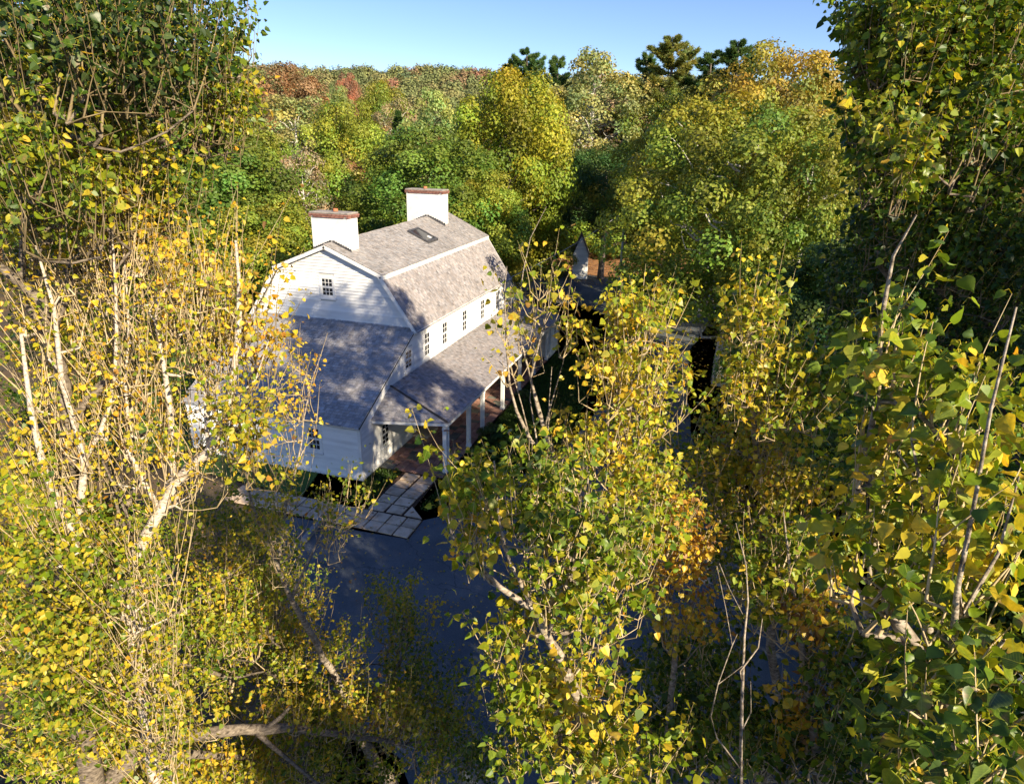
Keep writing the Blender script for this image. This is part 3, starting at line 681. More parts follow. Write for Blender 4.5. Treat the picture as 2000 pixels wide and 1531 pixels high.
# ------------------------------------------------------------------ leaves
_lx = np.array([0, .06, .20, .36, .54, .72, .88, 1.06]); _lw = np.array([.0, .30, .455, .455, .36, .225, .09, 0])
L_NEAR_V = [(0, 0, 0)]
for i_ in range(1, 7):
    L_NEAR_V += [(_lx[i_]-.05*(i_ == 1), _lw[i_], .10*_lw[i_]+.02*math.sin(i_*2.3)), (_lx[i_], 0, -.035-.02*_lx[i_]), (_lx[i_]-.05*(i_ == 1), -_lw[i_], .10*_lw[i_]+.02*math.sin(i_*1.9+1))]
L_NEAR_V = np.array(L_NEAR_V+[(1.06, 0, -.12)])
_f = [(0,2,1,1),(0,3,2,2)]
for i_ in range(5):
    q_ = 1+3*i_; _f += [(q_, q_+1, q_+4, q_+3), (q_+1, q_+2, q_+5, q_+4)]
L_NEAR_T = np.array([(0,2,1),(0,3,2),(16,17,19),(17,18,19)]); L_NEAR_F = np.array(_f[2:])
L_MID_V = np.array([(0,0,0),(1.02,0,-.10),(.10,.42,.06),(.56,.36,.04),(.10,-.42,.06),(.56,-.36,.04)])
L_MID_F = np.array([(0,1,3,2),(0,4,5,1)])
def leaf_frames(n, d):
    """blade direction d (n,3) plus a random roll -> frame"""
    r_ = rng.normal(size=(n, 3)); y = np.cross(d, r_); y /= np.linalg.norm(y, axis=1)[:, None]+1e-9
    z = np.cross(d, y)
    flip = np.where(z[:, 2] < 0, -1, 1)*np.where(rng.random(n) < .82, 1, -1)
    z *= flip[:, None]; y = np.cross(z, d)
    return np.stack([d, y, z], 1)
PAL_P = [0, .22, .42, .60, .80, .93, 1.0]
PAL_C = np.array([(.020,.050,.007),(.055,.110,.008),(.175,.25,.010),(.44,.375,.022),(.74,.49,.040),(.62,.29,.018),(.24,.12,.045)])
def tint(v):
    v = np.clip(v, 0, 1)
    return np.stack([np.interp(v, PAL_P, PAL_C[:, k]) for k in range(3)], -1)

def build_leaf_mesh(name, O, FR, S, C, petA, near):
    tv, tf = (L_NEAR_V, L_NEAR_F) if near else (L_MID_V, L_MID_F)
    n = len(O); curl = rng.normal(1, 1.0, n)
    T = np.repeat(tv[None], n, 0); T[:, :, 2] *= curl[:, None]
    T[:, :, 2] += (rng.normal(0, .10, n)[:, None])*T[:, :, 0]**2
    V = O[:, None]+np.einsum('nvk,nkj->nvj', T, FR)*S[:, None, None]
    k = len(tv); F = (np.arange(n)[:, None, None]*k+tf[None]).reshape(-1, 4)
    F3 = (np.arange(n)[:, None, None]*k+L_NEAR_T[None]).reshape(-1, 3) if near else np.zeros((0, 3), int)
    Cc = np.repeat(C[:, None], k, 1)*(1+rng.normal(0, .09, (n, k, 1)))
    # petioles: thin bent ribbons
    side = FR[:, 1]*.0014
    mid = (petA+O)/2+np.array([0, 0, .012])
    PV = np.stack([petA-side, petA+side, mid-side, mid+side, O-side, O+side], 1)
    PF = (np.arange(n)[:, None, None]*6+np.array([(0,1,3,2),(2,3,5,4)])[None]).reshape(-1, 4)+n*k
    PC = np.repeat((tint(np.full(n, .62))*1.1)[:, None], 6, 1)
    return mesh_np(name, np.concatenate([V.reshape(-1, 3), PV.reshape(-1, 3)]), [np.concatenate([F, PF]), F3],
                   np.clip(np.concatenate([Cc.reshape(-1, 3), PC.reshape(-1, 3)]), 0, 1), smooth=near)

# shared meshes for the leaves that are objects of their own
LEAF_BINS = {}
def leaf_variant(v, k):
    key = (int(np.clip(v, 0, .999)*10), k)
    if key not in LEAF_BINS:
        tv = L_NEAR_V.copy(); tv[:, 2] *= rng.normal(1.1, .9); tv[:, 2] += rng.normal(0, .12)*tv[:, 0]**2
        nb = len(tv); tv[:, 2] += rng.normal(0, .10)*tv[:, 1]+rng.normal(0, .14)*tv[:, 0]*tv[:, 1]
        tv = np.concatenate([tv, [(-.70,-.020,.16),(-.70,.020,.16),(-.34,-.020,.09),(-.34,.020,.09),(0,-.020,0),(0,.020,0)]])
        F = np.concatenate([L_NEAR_F, [(nb,nb+1,nb+3,nb+2),(nb+2,nb+3,nb+5,nb+4)]])
        c = tint(np.array([(key[0]+.5)/10]))[0]
        C = np.tile(c, (nb+6, 1))*(1+rng.normal(0, .06, (nb+6, 1)))
        edge = tint(np.array([(key[0]+2.0)/10]))[0]; brown = np.array([.25,.14,.06])
        for i in range(1, nb):
            if (i-1) % 3 != 1: C[i] = C[i]*.55+edge*.45
        if k == 2:
            for i in rng.choice(np.arange(1, nb), 3): C[i] = brown
        C[nb:] = tint(np.array([.60]))[0]
        me = mesh_np('leaf', tv, [F, L_NEAR_T], np.clip(C, 0, 1), smooth=True); me.materials.append(M['leafbig']); LEAF_BINS[key] = me
    return LEAF_BINS[key]

def grow_poplar(label, limbs, clouds, leaf=.075, group=None, base=None, seed=1, parts=300, bark=None, name='poplar_tree', shootlen=(.45, 1.1), nleaf=(9, 18), minpx=10, bare=.05, twig=.0, twigmat='twig'):
    """limbs: polylines [(px,py,dist,radius),...]; clouds: (px,py,dist,rx,ry,rd,count,hue[,leafmul])"""
    global rng
    rng = np.random.default_rng(seed)
    bark = bark or M['bark']
    nodes_ = []; par = []; rad = []
    def addnode(p, pa, r): nodes_.append(np.array(p, float)); par.append(pa); rad.append(r); return len(nodes_)-1
    polys = []
    for li, lb in enumerate(limbs):
        pts = [U(a, b_, c) for a, b_, c, r in lb]; rs = [r for *_, r in lb]
        if li == 0:
            p0 = pts[0].copy(); bz = base if base is not None else (p0[0]+rng.normal(0, .3), p0[1]+rng.normal(0, .3))
            g0 = np.array((bz[0], bz[1], -.1)); rb = max(rs[0]*1.7, .14)
            pre = [g0, g0+(p0-g0)*.33+(0.08, -.05, .1), g0+(p0-g0)*.7+(-.06, .08, .05)]
            pts = pre+pts; rs = [rb, rb*.85, (rb*.4+rs[0]*.6)]+rs
            start = None
        else:
            Nn = np.array(nodes_); j = int(np.argmin(np.linalg.norm(Nn-pts[0], axis=1))); start = j
        # densify
        P_, R_ = [], []
        seq = ([nodes_[start]] if start is not None else [])+pts; rq = ([min(rad[start], rs[0])] if start is not None else [])+rs
        for i in range(len(seq)-1):
            L_ = np.linalg.norm(seq[i+1]-seq[i]); k = max(1, int(L_/.3))
            for q in range(k):
                f_ = q/k; pj = seq[i]+(seq[i+1]-seq[i])*f_
                if q: pj = pj+rng.normal(0, .018, 3)*min(1, L_)
                P_.append(pj); R_.append(rq[i]+(rq[i+1]-rq[i])*f_)
        P_.append(seq[-1]); R_.append(rq[-1])
        pa = start if start is not None else -1
        ids = [] if start is None else [start]
        for i, (pp, r_) in enumerate(zip(P_, R_)):
            if start is not None and i == 0: continue
            pa = addnode(pp, pa, r_); ids.append(pa)
        polys.append((np.array(P_), np.array(R_)))
    nlimb = len(nodes_)
    # targets
    T = []; H = []; LM = []
    for c in clouds:
        x, y, d, rx, ry, rd, n_, hue = c[:8]; lm = c[8] if len(c) > 8 else 1
        a = rng.normal(size=(n_, 3)); a /= np.linalg.norm(a, axis=1)[:, None]; a *= rng.random((n_, 1))**(1/2.4)
        for q in a:
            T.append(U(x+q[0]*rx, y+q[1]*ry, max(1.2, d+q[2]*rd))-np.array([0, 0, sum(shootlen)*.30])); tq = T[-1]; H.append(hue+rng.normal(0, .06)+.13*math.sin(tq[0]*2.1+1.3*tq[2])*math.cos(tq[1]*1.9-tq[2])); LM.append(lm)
    T = np.array(T) if T else np.zeros((0, 3)); H = np.array(H); LM = np.array(LM)
    ax = np.array(nodes_[:nlimb])
    cap = len(nodes_)+len(T)*15+10
    NP = np.zeros((cap, 3)); NP[:nlimb] = ax; npar = np.full(cap, -1); npar[:nlimb] = par; ncnt = nlimb
    leafy = []
    if len(T):
        dd = np.array([np.min(np.linalg.norm(ax-t_, axis=1)) for t_ in T]); order = np.argsort(dd)
        branches = []
        for i in order:
            t_ = T[i]; vec = t_-NP[:ncnt]; dist = np.linalg.norm(vec, axis=1)
            cost = dist*(1+.9*np.clip(-vec[:, 2]/(dist+.01)+.05, 0, 1))
            j = int(np.argmin(cost)); a = NP[j]; L_ = dist[j]
            k = int(np.clip(L_/.16, 1, 14)); mid = (a+t_)/2+np.array([0, 0, -.16*L_])+rng.normal(0, .05, 3)*L_
            seq = [j]
            for q in range(1, k+1):
                f_ = q/k; pj = a*(1-f_)**2+2*mid*f_*(1-f_)+t_*f_**2
                NP[ncnt] = pj+(rng.normal(0, .01, 3) if q < k else 0); npar[ncnt] = seq[-1]; seq.append(ncnt); ncnt += 1
            branches.append(seq); leafy.append((i, seq[-1]))
        # radii by accumulation
        cnt = np.zeros(ncnt); 
        for i, nd in leafy: cnt[nd] += 1
        for q in range(ncnt-1, 0, -1):
            if npar[q] >= 0: cnt[npar[q]] += cnt[q]
        R = .0030*np.maximum(cnt, 1)**.50+.0012
    else: branches = []
    tree = empty(name, (0, 0, 0), label, 'tree', group)
    root = np.array(nodes_[0]); root[2] = 0; tree.location = root
    def attach(o): o.parent = tree; o.location = -Vector(root); return o
    VV, FF = [], []; off = 0
    for P_, R_ in polys:
        sd_ = 9 if R_.max() > .05 else 6
        v, f_ = tube(P_, np.maximum(R_, .003)*(1+rng.normal(0, .05, len(R_))), sd_, .035)
        VV.append(v); FF.append(f_+off); off += len(v)
    attach(link('trunk', mesh_np('trunk', np.concatenate(VV), [np.concatenate(FF)], smooth=True), bark))
    if not len(T): return tree
    # thick side branches and thin twigs
    VB, FB, offb = [], [], 0; VT, FT, offt = [], [], 0
    for seq in branches:
        P_ = NP[seq]; r_ = R[seq].copy(); r_[0] = min(r_[0], r_[1]*1.25)
        if len(P_) < 2: continue
        if r_[1] > .0085:
            v, f_ = tube(P_, r_, 5, .03); VB.append(v); FB.append(f_+offb); offb += len(v)
        else:
            v, f_ = tube(P_, r_, 3); VT.append(v); FT.append(f_+offt); offt += len(v)
    # leafy shoots
    O, Dr, PA, SZ, TN = [], [], [], [], []
    cen = T.mean(0)
    for i, nd in leafy:
        p = NP[nd]; out = p-np.array([cen[0], cen[1], p[2]]); out[2] = 0; out /= np.linalg.norm(out)+.5
        L_ = rng.uniform(*shootlen)
        if rng.random() < .10: L_ *= 1.6
        up = np.array([0, 0, 1.0])+out*.28+rng.normal(0, .24, 3); up /= np.linalg.norm(up)
        ns = 4; pts = [p]
        dcur = up.copy()
        for s_ in range(ns):
            dcur = dcur+rng.normal(0, .07, 3)+np.array([0, 0, .08]); dcur /= np.linalg.norm(dcur); pts.append(pts[-1]+dcur*L_/ns)
        pts = np.array(pts); v, f_ = tube(pts, np.linspace(max(R[nd], twig), max(.0011, twig*.35), ns+1), 3); VT.append(v); FT.append(f_+offt); offt += len(v)
        nl = int(rng.integers(*nleaf)*LM[i])
        if rng.random() < bare: nl = int(rng.integers(0, 3))
        if rng.random() < .06: nl = int(nl*.15)
        if nl < 1: continue
        ff = rng.uniform(.12, 1.0, nl)**.8; ff[-1] = 1
        pos = np.stack([np.interp(ff*ns, range(ns+1), pts[:, k]) for k in range(3)], -1)
        th = rng.uniform(0, 2*math.pi, nl); dr = np.stack([np.cos(th), np.sin(th), rng.uniform(-.1, .9, nl)], -1); dr /= np.linalg.norm(dr, axis=1)[:, None]
        s_ = leaf*rng.uniform(.45, 1.18, nl)*(1-.35*(ff > .9))
        # some leaves sit on short side twigs
        side = (rng.random(nl) < .45); pos = pos+dr*(side*rng.uniform(.04, .16, nl))[:, None]
        O.append(pos+dr*(s_*.7)[:, None]); PA.append(pos)
        bd = dr*.7+np.array([0, 0, -1.0])*rng.uniform(.1, 1.0, nl)[:, None]+rng.normal(0, .25, (nl, 3)); bd /= np.linalg.norm(bd, axis=1)[:, None]
        Dr.append(bd); SZ.append(s_); TN.append(H[i]+rng.normal(0, .11, nl)+(rng.random(nl) < .06)*.25)
    if VB: attach(link('branches', mesh_np('branches', np.concatenate(VB), [np.concatenate(FB)], smooth=True), bark))['kind'] = 'stuff'
    attach(link('twigs', mesh_np('twigs', np.concatenate(VT), [np.concatenate(FT)], smooth=True), M[twigmat]))['kind'] = 'stuff'
    O = np.concatenate(O); Dr = np.concatenate(Dr); PA = np.concatenate(PA); SZ = np.concatenate(SZ); TN = np.concatenate(TN)
    FR = leaf_frames(len(O), Dr)
    x, y, z = proj(O); dist = np.linalg.norm(O-CAM, axis=1); pxs = SZ*FPX/dist
    keep = dist > .55; 
    inside = (z > .3) & (x > -5) & (x < 2005) & (y > -5) & (y < 1536) & (pxs >= minpx) & keep
    cand = np.where(inside)[0]; cand = cand[np.argsort(-pxs[cand])][:parts]
    sel = np.zeros(len(O), bool); sel[cand] = True
    rest = keep & ~sel
    C = tint(TN)
    nr = rest & (dist < 5.0); fr = rest & (dist >= 5.0)
    for nm, msk, near in (('foliage', nr, True), ('foliage', fr, False)):
        if msk.sum(): attach(link(nm, build_leaf_mesh(nm, O[msk], FR[msk], SZ[msk], C[msk], PA[msk], near), M['leaf']))['kind'] = 'stuff'
    for i in cand:
        o = bpy.data.objects.new('leaf', leaf_variant(TN[i], int(rng.integers(3)))); COL.objects.link(o); o.parent = tree
        mt = Matrix([[*(FR[i, :, k]*SZ[i]), O[i, k]-root[k]] for k in range(3)]+[[0, 0, 0, 1]]); o.matrix_local = mt
    return tree

POP = []
# the big left tree
grow_poplar('large yellow leaved poplar filling the left side of the view, its pale limbs forking upward', [
  [(190,1560,11.6,.14),(120,1250,9.6,.105),(135,1050,8.5,.09),(141,900,8.0,.08),(131,792,7.8,.07),(121,726,7.8,.06),(98,645,7.6,.05),(82,590,7.5,.05),(0,520,7.4,.035)],
  [(141,930,8.0,.07),(150,808,7.9,.055),(183,769,7.8,.05),(229,720,7.7,.042),(229,629,7.6,.036),(222,530,7.6,.03),(219,400,7.5,.022),(213,320,7.4,.014)],
  [(120,1250,9.6,.10),(60,1130,9.0,.085),(150,1055,8.6,.07),(230,1020,8.4,.04),(300,900,8.2,.03),(420,870,7.6,.018),(480,790,7.1,.010)],
  [(170,1050,8.5,.045),(230,1090,8.4,.03),(265,1080,8.3,.024),(232,1000,8.2,.018),(214,930,8.0,.012)],
  [(265,1080,8.3,.022),(246,1000,8.0,.016),(200,900,7.8,.012)],
  [(121,726,7.8,.05),(40,560,7.6,.035),(40,400,7.3,.025),(70,250,7.2,.015)],
  [(98,645,7.6,.05),(160,480,8.0,.045),(210,400,8.3,.042),(274,342,8.6,.040),(320,323,8.6,.036),(382,284,8.6,.028),(434,215,8.5,.018),(470,150,8.4,.010)],
  [(274,342,8.6,.035),(304,284,8.4,.03),(330,268,8.3,.022),(350,140,8.2,.015),(360,30,8.1,.008)],
  [(210,400,8.3,.03),(190,260,8.2,.022),(150,120,8.1,.015),(140,-40,8.0,.01)],
  ], [
  (180,60,7.8,270,170,1.9,600,.10),(100,330,7.4,150,140,1.5,200,.36),(430,90,8.4,65,110,.8,55,.36),(420,215,8.4,80,50,.7,50,.45),  # low hue of the top cloud paints shade into its leaves
  (250,330,8.2,170,100,1.3,140,.40),(200,430,9.2,210,110,1.2,160,.45),(180,700,9.6,200,200,1.2,200,.42),(140,1000,9.6,170,130,1.0,150,.50),(120,1180,9.4,90,90,.6,70,.55,.8),
  (150,1330,9.2,90,110,.6,110,.50),(60,1000,8.2,80,170,.6,60,.5),(170,1090,7.9,60,110,.5,50,.55),(130,1240,8.4,80,80,.6,60,.5),(495,640,6.9,45,70,.5,18,.72),(490,850,6.7,60,70,.5,28,.64)],
  leaf=.068, seed=11, nleaf=(16, 29), shootlen=(.35, .9), bare=.04, twigmat='twigdark', bark=M['barkgrey'])
# its sunlit front: upright pale shoots with few leaves
grow_poplar('sunlit front poplar at the left, a fan of pale upright twigs with sparse yellow leaves', [
  [(300,1500,9.9,.07),(250,1180,8.5,.055),(265,1080,8.0,.065),(313,996,7.8,.058),(340,950,7.7,.054),(408,881,7.3,.046),(447,792,7.1,.038),(457,726,7.0,.032),(467,628,6.9,.025),(467,547,6.8,.018),(460,470,6.7,.010)],
  [(340,950,7.7,.045),(335,880,7.6,.034),(323,730,7.5,.028),(313,678,7.5,.024),(304,629,7.5,.016),(307,583,7.4,.014),(340,547,7.4,.010)],
  [(313,996,7.8,.03),(250,880,7.8,.022),(245,740,7.8,.016),(250,600,7.8,.010),(240,480,7.8,.005)],
  [(408,881,7.3,.02),(400,760,7.4,.014),(390,650,7.4,.009),(395,520,7.4,.005)],
  [(250,1180,8.4,.055),(150,1060,8.0,.045),(90,930,7.8,.036),(60,800,7.7,.026),(40,640,7.6,.014)],
  [(150,1060,8.0,.04),(165,900,7.7,.034),(120,740,7.5,.028),(105,600,7.4,.02),(70,480,7.3,.010)],[(165,900,7.7,.026),(215,790,7.6,.022),(228,650,7.5,.017),(222,500,7.5,.011),(214,380,7.4,.005)],
  [(447,792,7.1,.015),(500,740,6.9,.010),(530,650,6.8,.005)]],
  [(300,620,7.7,170,150,.8,170,.63),(400,560,7.4,110,110,.7,85,.62),(440,700,7.1,80,110,.5,55,.60),(180,760,7.9,150,170,.8,120,.60),(330,860,7.6,120,90,.6,90,.62),(110,920,8.0,110,130,.6,80,.62),(260,470,7.9,180,70,.8,85,.60),(70,560,7.7,80,140,.7,60,.58),(270,1120,7.9,90,110,.4,70,.58),(290,1300,8.6,70,120,.4,80,.52),(300,1450,8.9,70,70,.4,50,.48)],
  leaf=.056, seed=31, nleaf=(8, 16), shootlen=(.45, 1.05), bare=.22, twig=.0046, bark=M['barklit'])
# lower left tree behind and below it
grow_poplar('lower yellow green poplar crown spreading over the bottom left corner', [
  [(330,1700,14.5,.13),(340,1500,13.4,.11),(300,1380,12.6,.09),(300,1222,12.0,.05),(360,1190,11.9,.04),(430,1140,11.8,.03),(470,1105,11.7,.015)],
  [(300,1222,12.0,.045),(330,1290,12.1,.04),(380,1300,12.2,.035),(450,1325,12.3,.028),(520,1310,12.4,.015)],
  [(300,1380,12.6,.05),(180,1330,12.0,.04),(90,1290,11.6,.03),(20,1320,11.4,.02)],
  [(340,1500,13.4,.06),(500,1450,13.4,.05),(640,1400,13.5,.04),(760,1340,13.7,.025),(800,1250,13.8,.012)],
  ], [
  (230,1240,12.2,270,150,1.5,420,.47),(470,1160,11.9,110,110,1.0,110,.50),(600,1330,13.2,190,130,1.4,270,.50),(130,1420,11.8,170,110,1.2,200,.42),
  (790,1240,13.8,70,100,.9,60,.52),(810,1380,13.4,120,100,1.0,170,.46),(900,1480,12.5,90,70,.7,70,.40),(760,1170,13.9,60,60,.6,26,.5),(350,1500,12.4,220,60,1,150,.45),(30,1180,11.5,120,140,1.2,140,.5),(230,1200,14.0,260,190,1.2,320,.46),(520,1190,13.6,120,150,1.0,170,.46),(450,1030,13.2,110,80,.9,90,.5),(620,1480,13.0,200,60,1,120,.4),(300,1050,14,200,80,1,120,.45)],
  leaf=.066, seed=12, nleaf=(19, 33), shootlen=(.35, .9), parts=300, bark=M['barkgrey'])
grow_poplar('old grey barked poplar with one long low limb reaching right along the bottom edge', [
  [(170,1640,12.2,.15),(215,1520,11.5,.125),(260,1480,11.3,.11),(330,1440,11.2,.10),(430,1428,11.2,.085),(560,1420,11.4,.065),(700,1440,11.9,.045),(790,1455,12.3,.03),(850,1440,12.6,.015)],
  [(300,1470,11.3,.07),(380,1472,11.6,.06),(470,1478,12.2,.045),(560,1520,12.8,.03)],
  [(520,1424,11.3,.05),(550,1398,11.2,.035),(566,1380,11.1,.02)],[(500,1430,11.3,.045),(560,1480,11.5,.03),(620,1530,11.7,.02)],
  [(230,1500,11.4,.06),(285,1430,11.0,.045),(320,1395,10.9,.03),(345,1330,10.8,.015)],
  [(700,1440,11.9,.03),(740,1400,11.9,.02),(745,1350,11.9,.010)]],
  [(330,1380,11.0,130,50,.5,70,.52),(600,1390,11.6,130,40,.5,60,.52),(760,1400,12.0,70,50,.5,40,.55),(180,1440,11.2,90,50,.5,50,.45),(480,1500,11.8,160,25,.5,30,.5)],
  leaf=.074, seed=33, nleaf=(12, 22), shootlen=(.35, .85), bark=M['barkgrey'])
# slender tree before the lean-to
grow_poplar('slender sparse poplar with thin yellow leaves in front of the lean-to wall', [
  [(660,1330,12.5,.06),(603,1229,11.5,.05),(568,1169,11.0,.042),(543,1105,10.6,.034),(512,1035,10.2,.026),(491,982,10.0,.018),(480,920,9.9,.008)],
  [(568,1169,11.0,.03),(600,1100,10.9,.022),(640,1020,10.8,.014),(645,940,10.7,.006)],
  [(543,1105,10.6,.02),(560,980,10.5,.016),(590,860,10.4,.012),(610,740,10.3,.008),(640,650,10.2,.004)]],
  [(530,1020,10.3,60,110,.8,60,.50,.8),(640,1010,10.8,60,80,.8,40,.52,.7),(570,770,10.3,60,110,.7,40,.70,.7),(560,900,10.4,50,60,.6,14,.6,.6),(700,960,11.2,40,40,.5,12,.5,.7)],
  leaf=.070, seed=13, nleaf=(10, 18), shootlen=(.3, .8))
# middle foreground
grow_poplar('pale limbed poplar in the bottom middle with green and yellow leaves over the parking area', [
  [(1160,1600,6.6,.055),(1130,1362,5.9,.048),(1113,1329,5.8,.045),(1097,1287,5.7,.042),(1068,1242,5.6,.038),(1047,1189,5.5,.034),(1027,1180,5.45,.026),(977,1147,5.3,.021),(944,1114,5.2,.017),(915,1090,5.1,.013),(882,1044,5.0,.008),(870,980,4.9,.004)],
  [(1035,1175,5.4,.022),(1014,1131,5.3,.019),(998,1102,5.3,.017),(985,1065,5.2,.015),(973,1003,5.1,.011),(965,900,5.0,.006)],
  [(1068,1242,5.6,.025),(1110,1130,5.6,.018),(1140,1020,5.6,.012),(1150,920,5.6,.006)],
  [(1130,1362,5.9,.028),(1060,1380,6.0,.02),(1010,1290,6.0,.012),(1005,1230,6.0,.006)],
  [(1150,1500,6.3,.03),(1095,1450,6.2,.02),(1092,1360,6.1,.012),(1085,1300,6.0,.005)]],
  [(925,960,5.1,60,70,.4,26,.57,.9),(1040,980,5.4,120,130,.7,85,.45),(1160,1110,5.7,150,140,.8,125,.37),(1090,1360,6.1,150,110,.8,100,.41),(1000,1230,5.7,50,70,.4,18,.37),(1180,1480,6.3,200,70,.8,70,.37),(1260,1400,8.5,110,120,.8,80,.25),(930,1070,5.1,40,40,.3,10,.55,.7)],
  leaf=.078, seed=14, nleaf=(12, 21), shootlen=(.25, .6))
grow_poplar('sparse poplar with bare pale shoots standing up before the porch roof', [
  [(1120,1100,8.0,.05),(1084,898,7.3,.036),(1063,837,7.2,.03),(1050,793,7.1,.024),(1036,738,7.0,.017),(1060,640,6.9,.009),(1085,560,6.8,.004)],
  [(1075,900,7.3,.03),(1036,860,7.2,.024),(1009,803,7.1,.019),(995,752,7.0,.014),(989,670,6.9,.010),(985,570,6.8,.006),(990,520,6.8,.003)],
  [(1036,738,7.0,.012),(1010,620,7.0,.009),(1022,529,7.0,.006),(1036,465,7.0,.004),(1067,404,7.0,.002)],
  [(1063,837,7.2,.012),(1085,760,7.2,.008),(1102,700,7.2,.004)],[(1050,870,7.2,.012),(1035,780,7.3,.006),(1040,720,7.3,.003)],
  [(1070,860,7.2,.010),(1073,780,7.2,.006),(1078,715,7.2,.003)],[(1036,860,7.2,.010),(1003,735,7.0,.006),(960,690,6.9,.003)]],
  [(1000,600,6.9,40,60,.3,12,.55,.8),(1060,560,6.9,45,60,.3,17,.58,.8),(1080,640,7.0,55,50,.4,17,.62,.8),(1010,690,6.9,35,50,.3,7,.6,.6),(1080,840,7.3,40,50,.3,5,.6,.6)],
  leaf=.078, seed=15, nleaf=(7, 13), shootlen=(.25, .55))
grow_poplar('bright yellow topped poplar in the centre right beside the sparse one', [
  [(1210,1350,8.6,.06),(1200,1100,7.7,.045),(1190,900,7.1,.032),(1214,840,7.0,.028),(1230,800,6.9,.024),(1234,740,6.8,.019),(1232,680,6.7,.013),(1235,610,6.6,.006)],
  [(1200,1000,7.4,.02),(1188,868,7.0,.013),(1188,780,6.9,.008),(1185,660,6.8,.003)],
  [(1214,840,7.0,.016),(1250,810,7.0,.010),(1248,700,6.9,.006),(1300,620,6.9,.003)]],
  [(1230,620,6.7,85,60,.5,34,.52),(1290,610,6.8,45,45,.4,18,.42),(1210,730,6.8,100,80,.6,52,.58),(1290,760,7.0,60,100,.6,40,.50),(1180,880,7.1,110,90,.7,75,.44),(1260,980,7.5,120,100,.8,80,.42)],
  leaf=.072, seed=16, nleaf=(12, 20), shootlen=(.25, .6))
grow_poplar('deep golden orange poplar right of the bottom middle, the most orange of all', [
  [(1300,1560,9.0,.055),(1310,1360,8.2,.04),(1320,1250,7.9,.032),(1312,1180,7.7,.025),(1300,1100,7.6,.015),(1310,1000,7.5,.006)],
  [(1320,1250,7.9,.02),(1350,1180,7.8,.013),(1365,1090,7.7,.006)]],
  [(1335,1060,7.6,60,95,.5,62,.86),(1340,1200,7.8,60,70,.4,28,.84),(1280,1120,7.8,50,80,.5,30,.72)],
  leaf=.070, seed=17, nleaf=(12, 20), shootlen=(.25, .6))
grow_poplar('bushy green poplar top on the right of the drive with small glinting leaves', [
  [(1520,1400,12.0,.08),(1500,1150,10.6,.06),(1480,900,9.0,.04),(1468,780,8.0,.028),(1466,680,7.5,.018),(1470,580,7.2,.006)],
  [(1480,900,9.0,.025),(1560,760,8.3,.014),(1600,640,8.0,.006)],[(1480,900,9.0,.02),(1400,860,9.0,.012),(1362,830,8.8,.006)]],
  [(1480,610,7.3,65,50,.5,34,.44),(1500,730,7.9,100,90,.8,100,.42),(1590,740,8.2,70,90,.7,60,.36),(1440,870,9.2,120,70,.9,100,.50),(1330,930,9.4,90,70,.8,50,.5),(1500,960,10.0,190,110,1.2,240,.46),(1480,1080,10.5,150,90,1.2,140,.38)],
  leaf=.074, seed=18, nleaf=(14, 24), shootlen=(.3, .7))
# near right tree, large leaves
grow_poplar('nearest poplar at the right with very large green leaves and arching yellow stalks', [
  [(1990,1800,4.6,.06),(1860,1400,3.5,.042),(1835,1333,3.35,.036),(1811,1295,3.3,.034),(1777,1250,3.25,.032),(1742,1198,3.2,.028),(1700,1050,3.15,.020),(1690,900,3.1,.015),(1712,780,3.05,.011),(1722,620,3.0,.009),(1745,500,2.95,.006),(1790,420,2.9,.003)],
  [(1712,820,3.05,.009),(1690,740,3.0,.006),(1688,690,3.0,.003)],
  [(1860,1400,3.5,.03),(1810,1250,3.0,.018),(1830,1080,2.8,.012),(1800,950,2.7,.007),(1780,860,2.7,.003)],
  [(1900,1420,3.2,.02),(1860,1260,2.7,.012),(1870,1150,2.5,.009),(1900,1000,2.4,.007),(1935,800,2.4,.005),(1985,600,2.4,.003)],
  [(1880,1200,2.6,.008),(1950,1080,2.5,.005),(1990,930,2.5,.003)],
  [(1860,1400,3.5,.02),(1900,1330,2.9,.012),(1960,1250,2.6,.006)]],
  [(1740,690,3.1,80,70,.3,12,.37),(1850,760,2.9,110,90,.4,15,.35),(1720,900,3.1,90,80,.4,18,.41),(1860,930,2.7,110,90,.4,16,.35),(1740,1090,3.1,110,90,.4,22,.39),(1890,1120,2.7,100,90,.4,16,.35),
   (1880,1310,2.7,110,90,.4,17,.31),(1800,1450,3.0,130,70,.4,14,.31),(1960,1450,2.6,50,70,.3,8,.19),(1640,1080,3.4,50,60,.3,6,.51)],
  leaf=.064, seed=19, nleaf=(15, 25), shootlen=(.2, .42), twig=.0028)
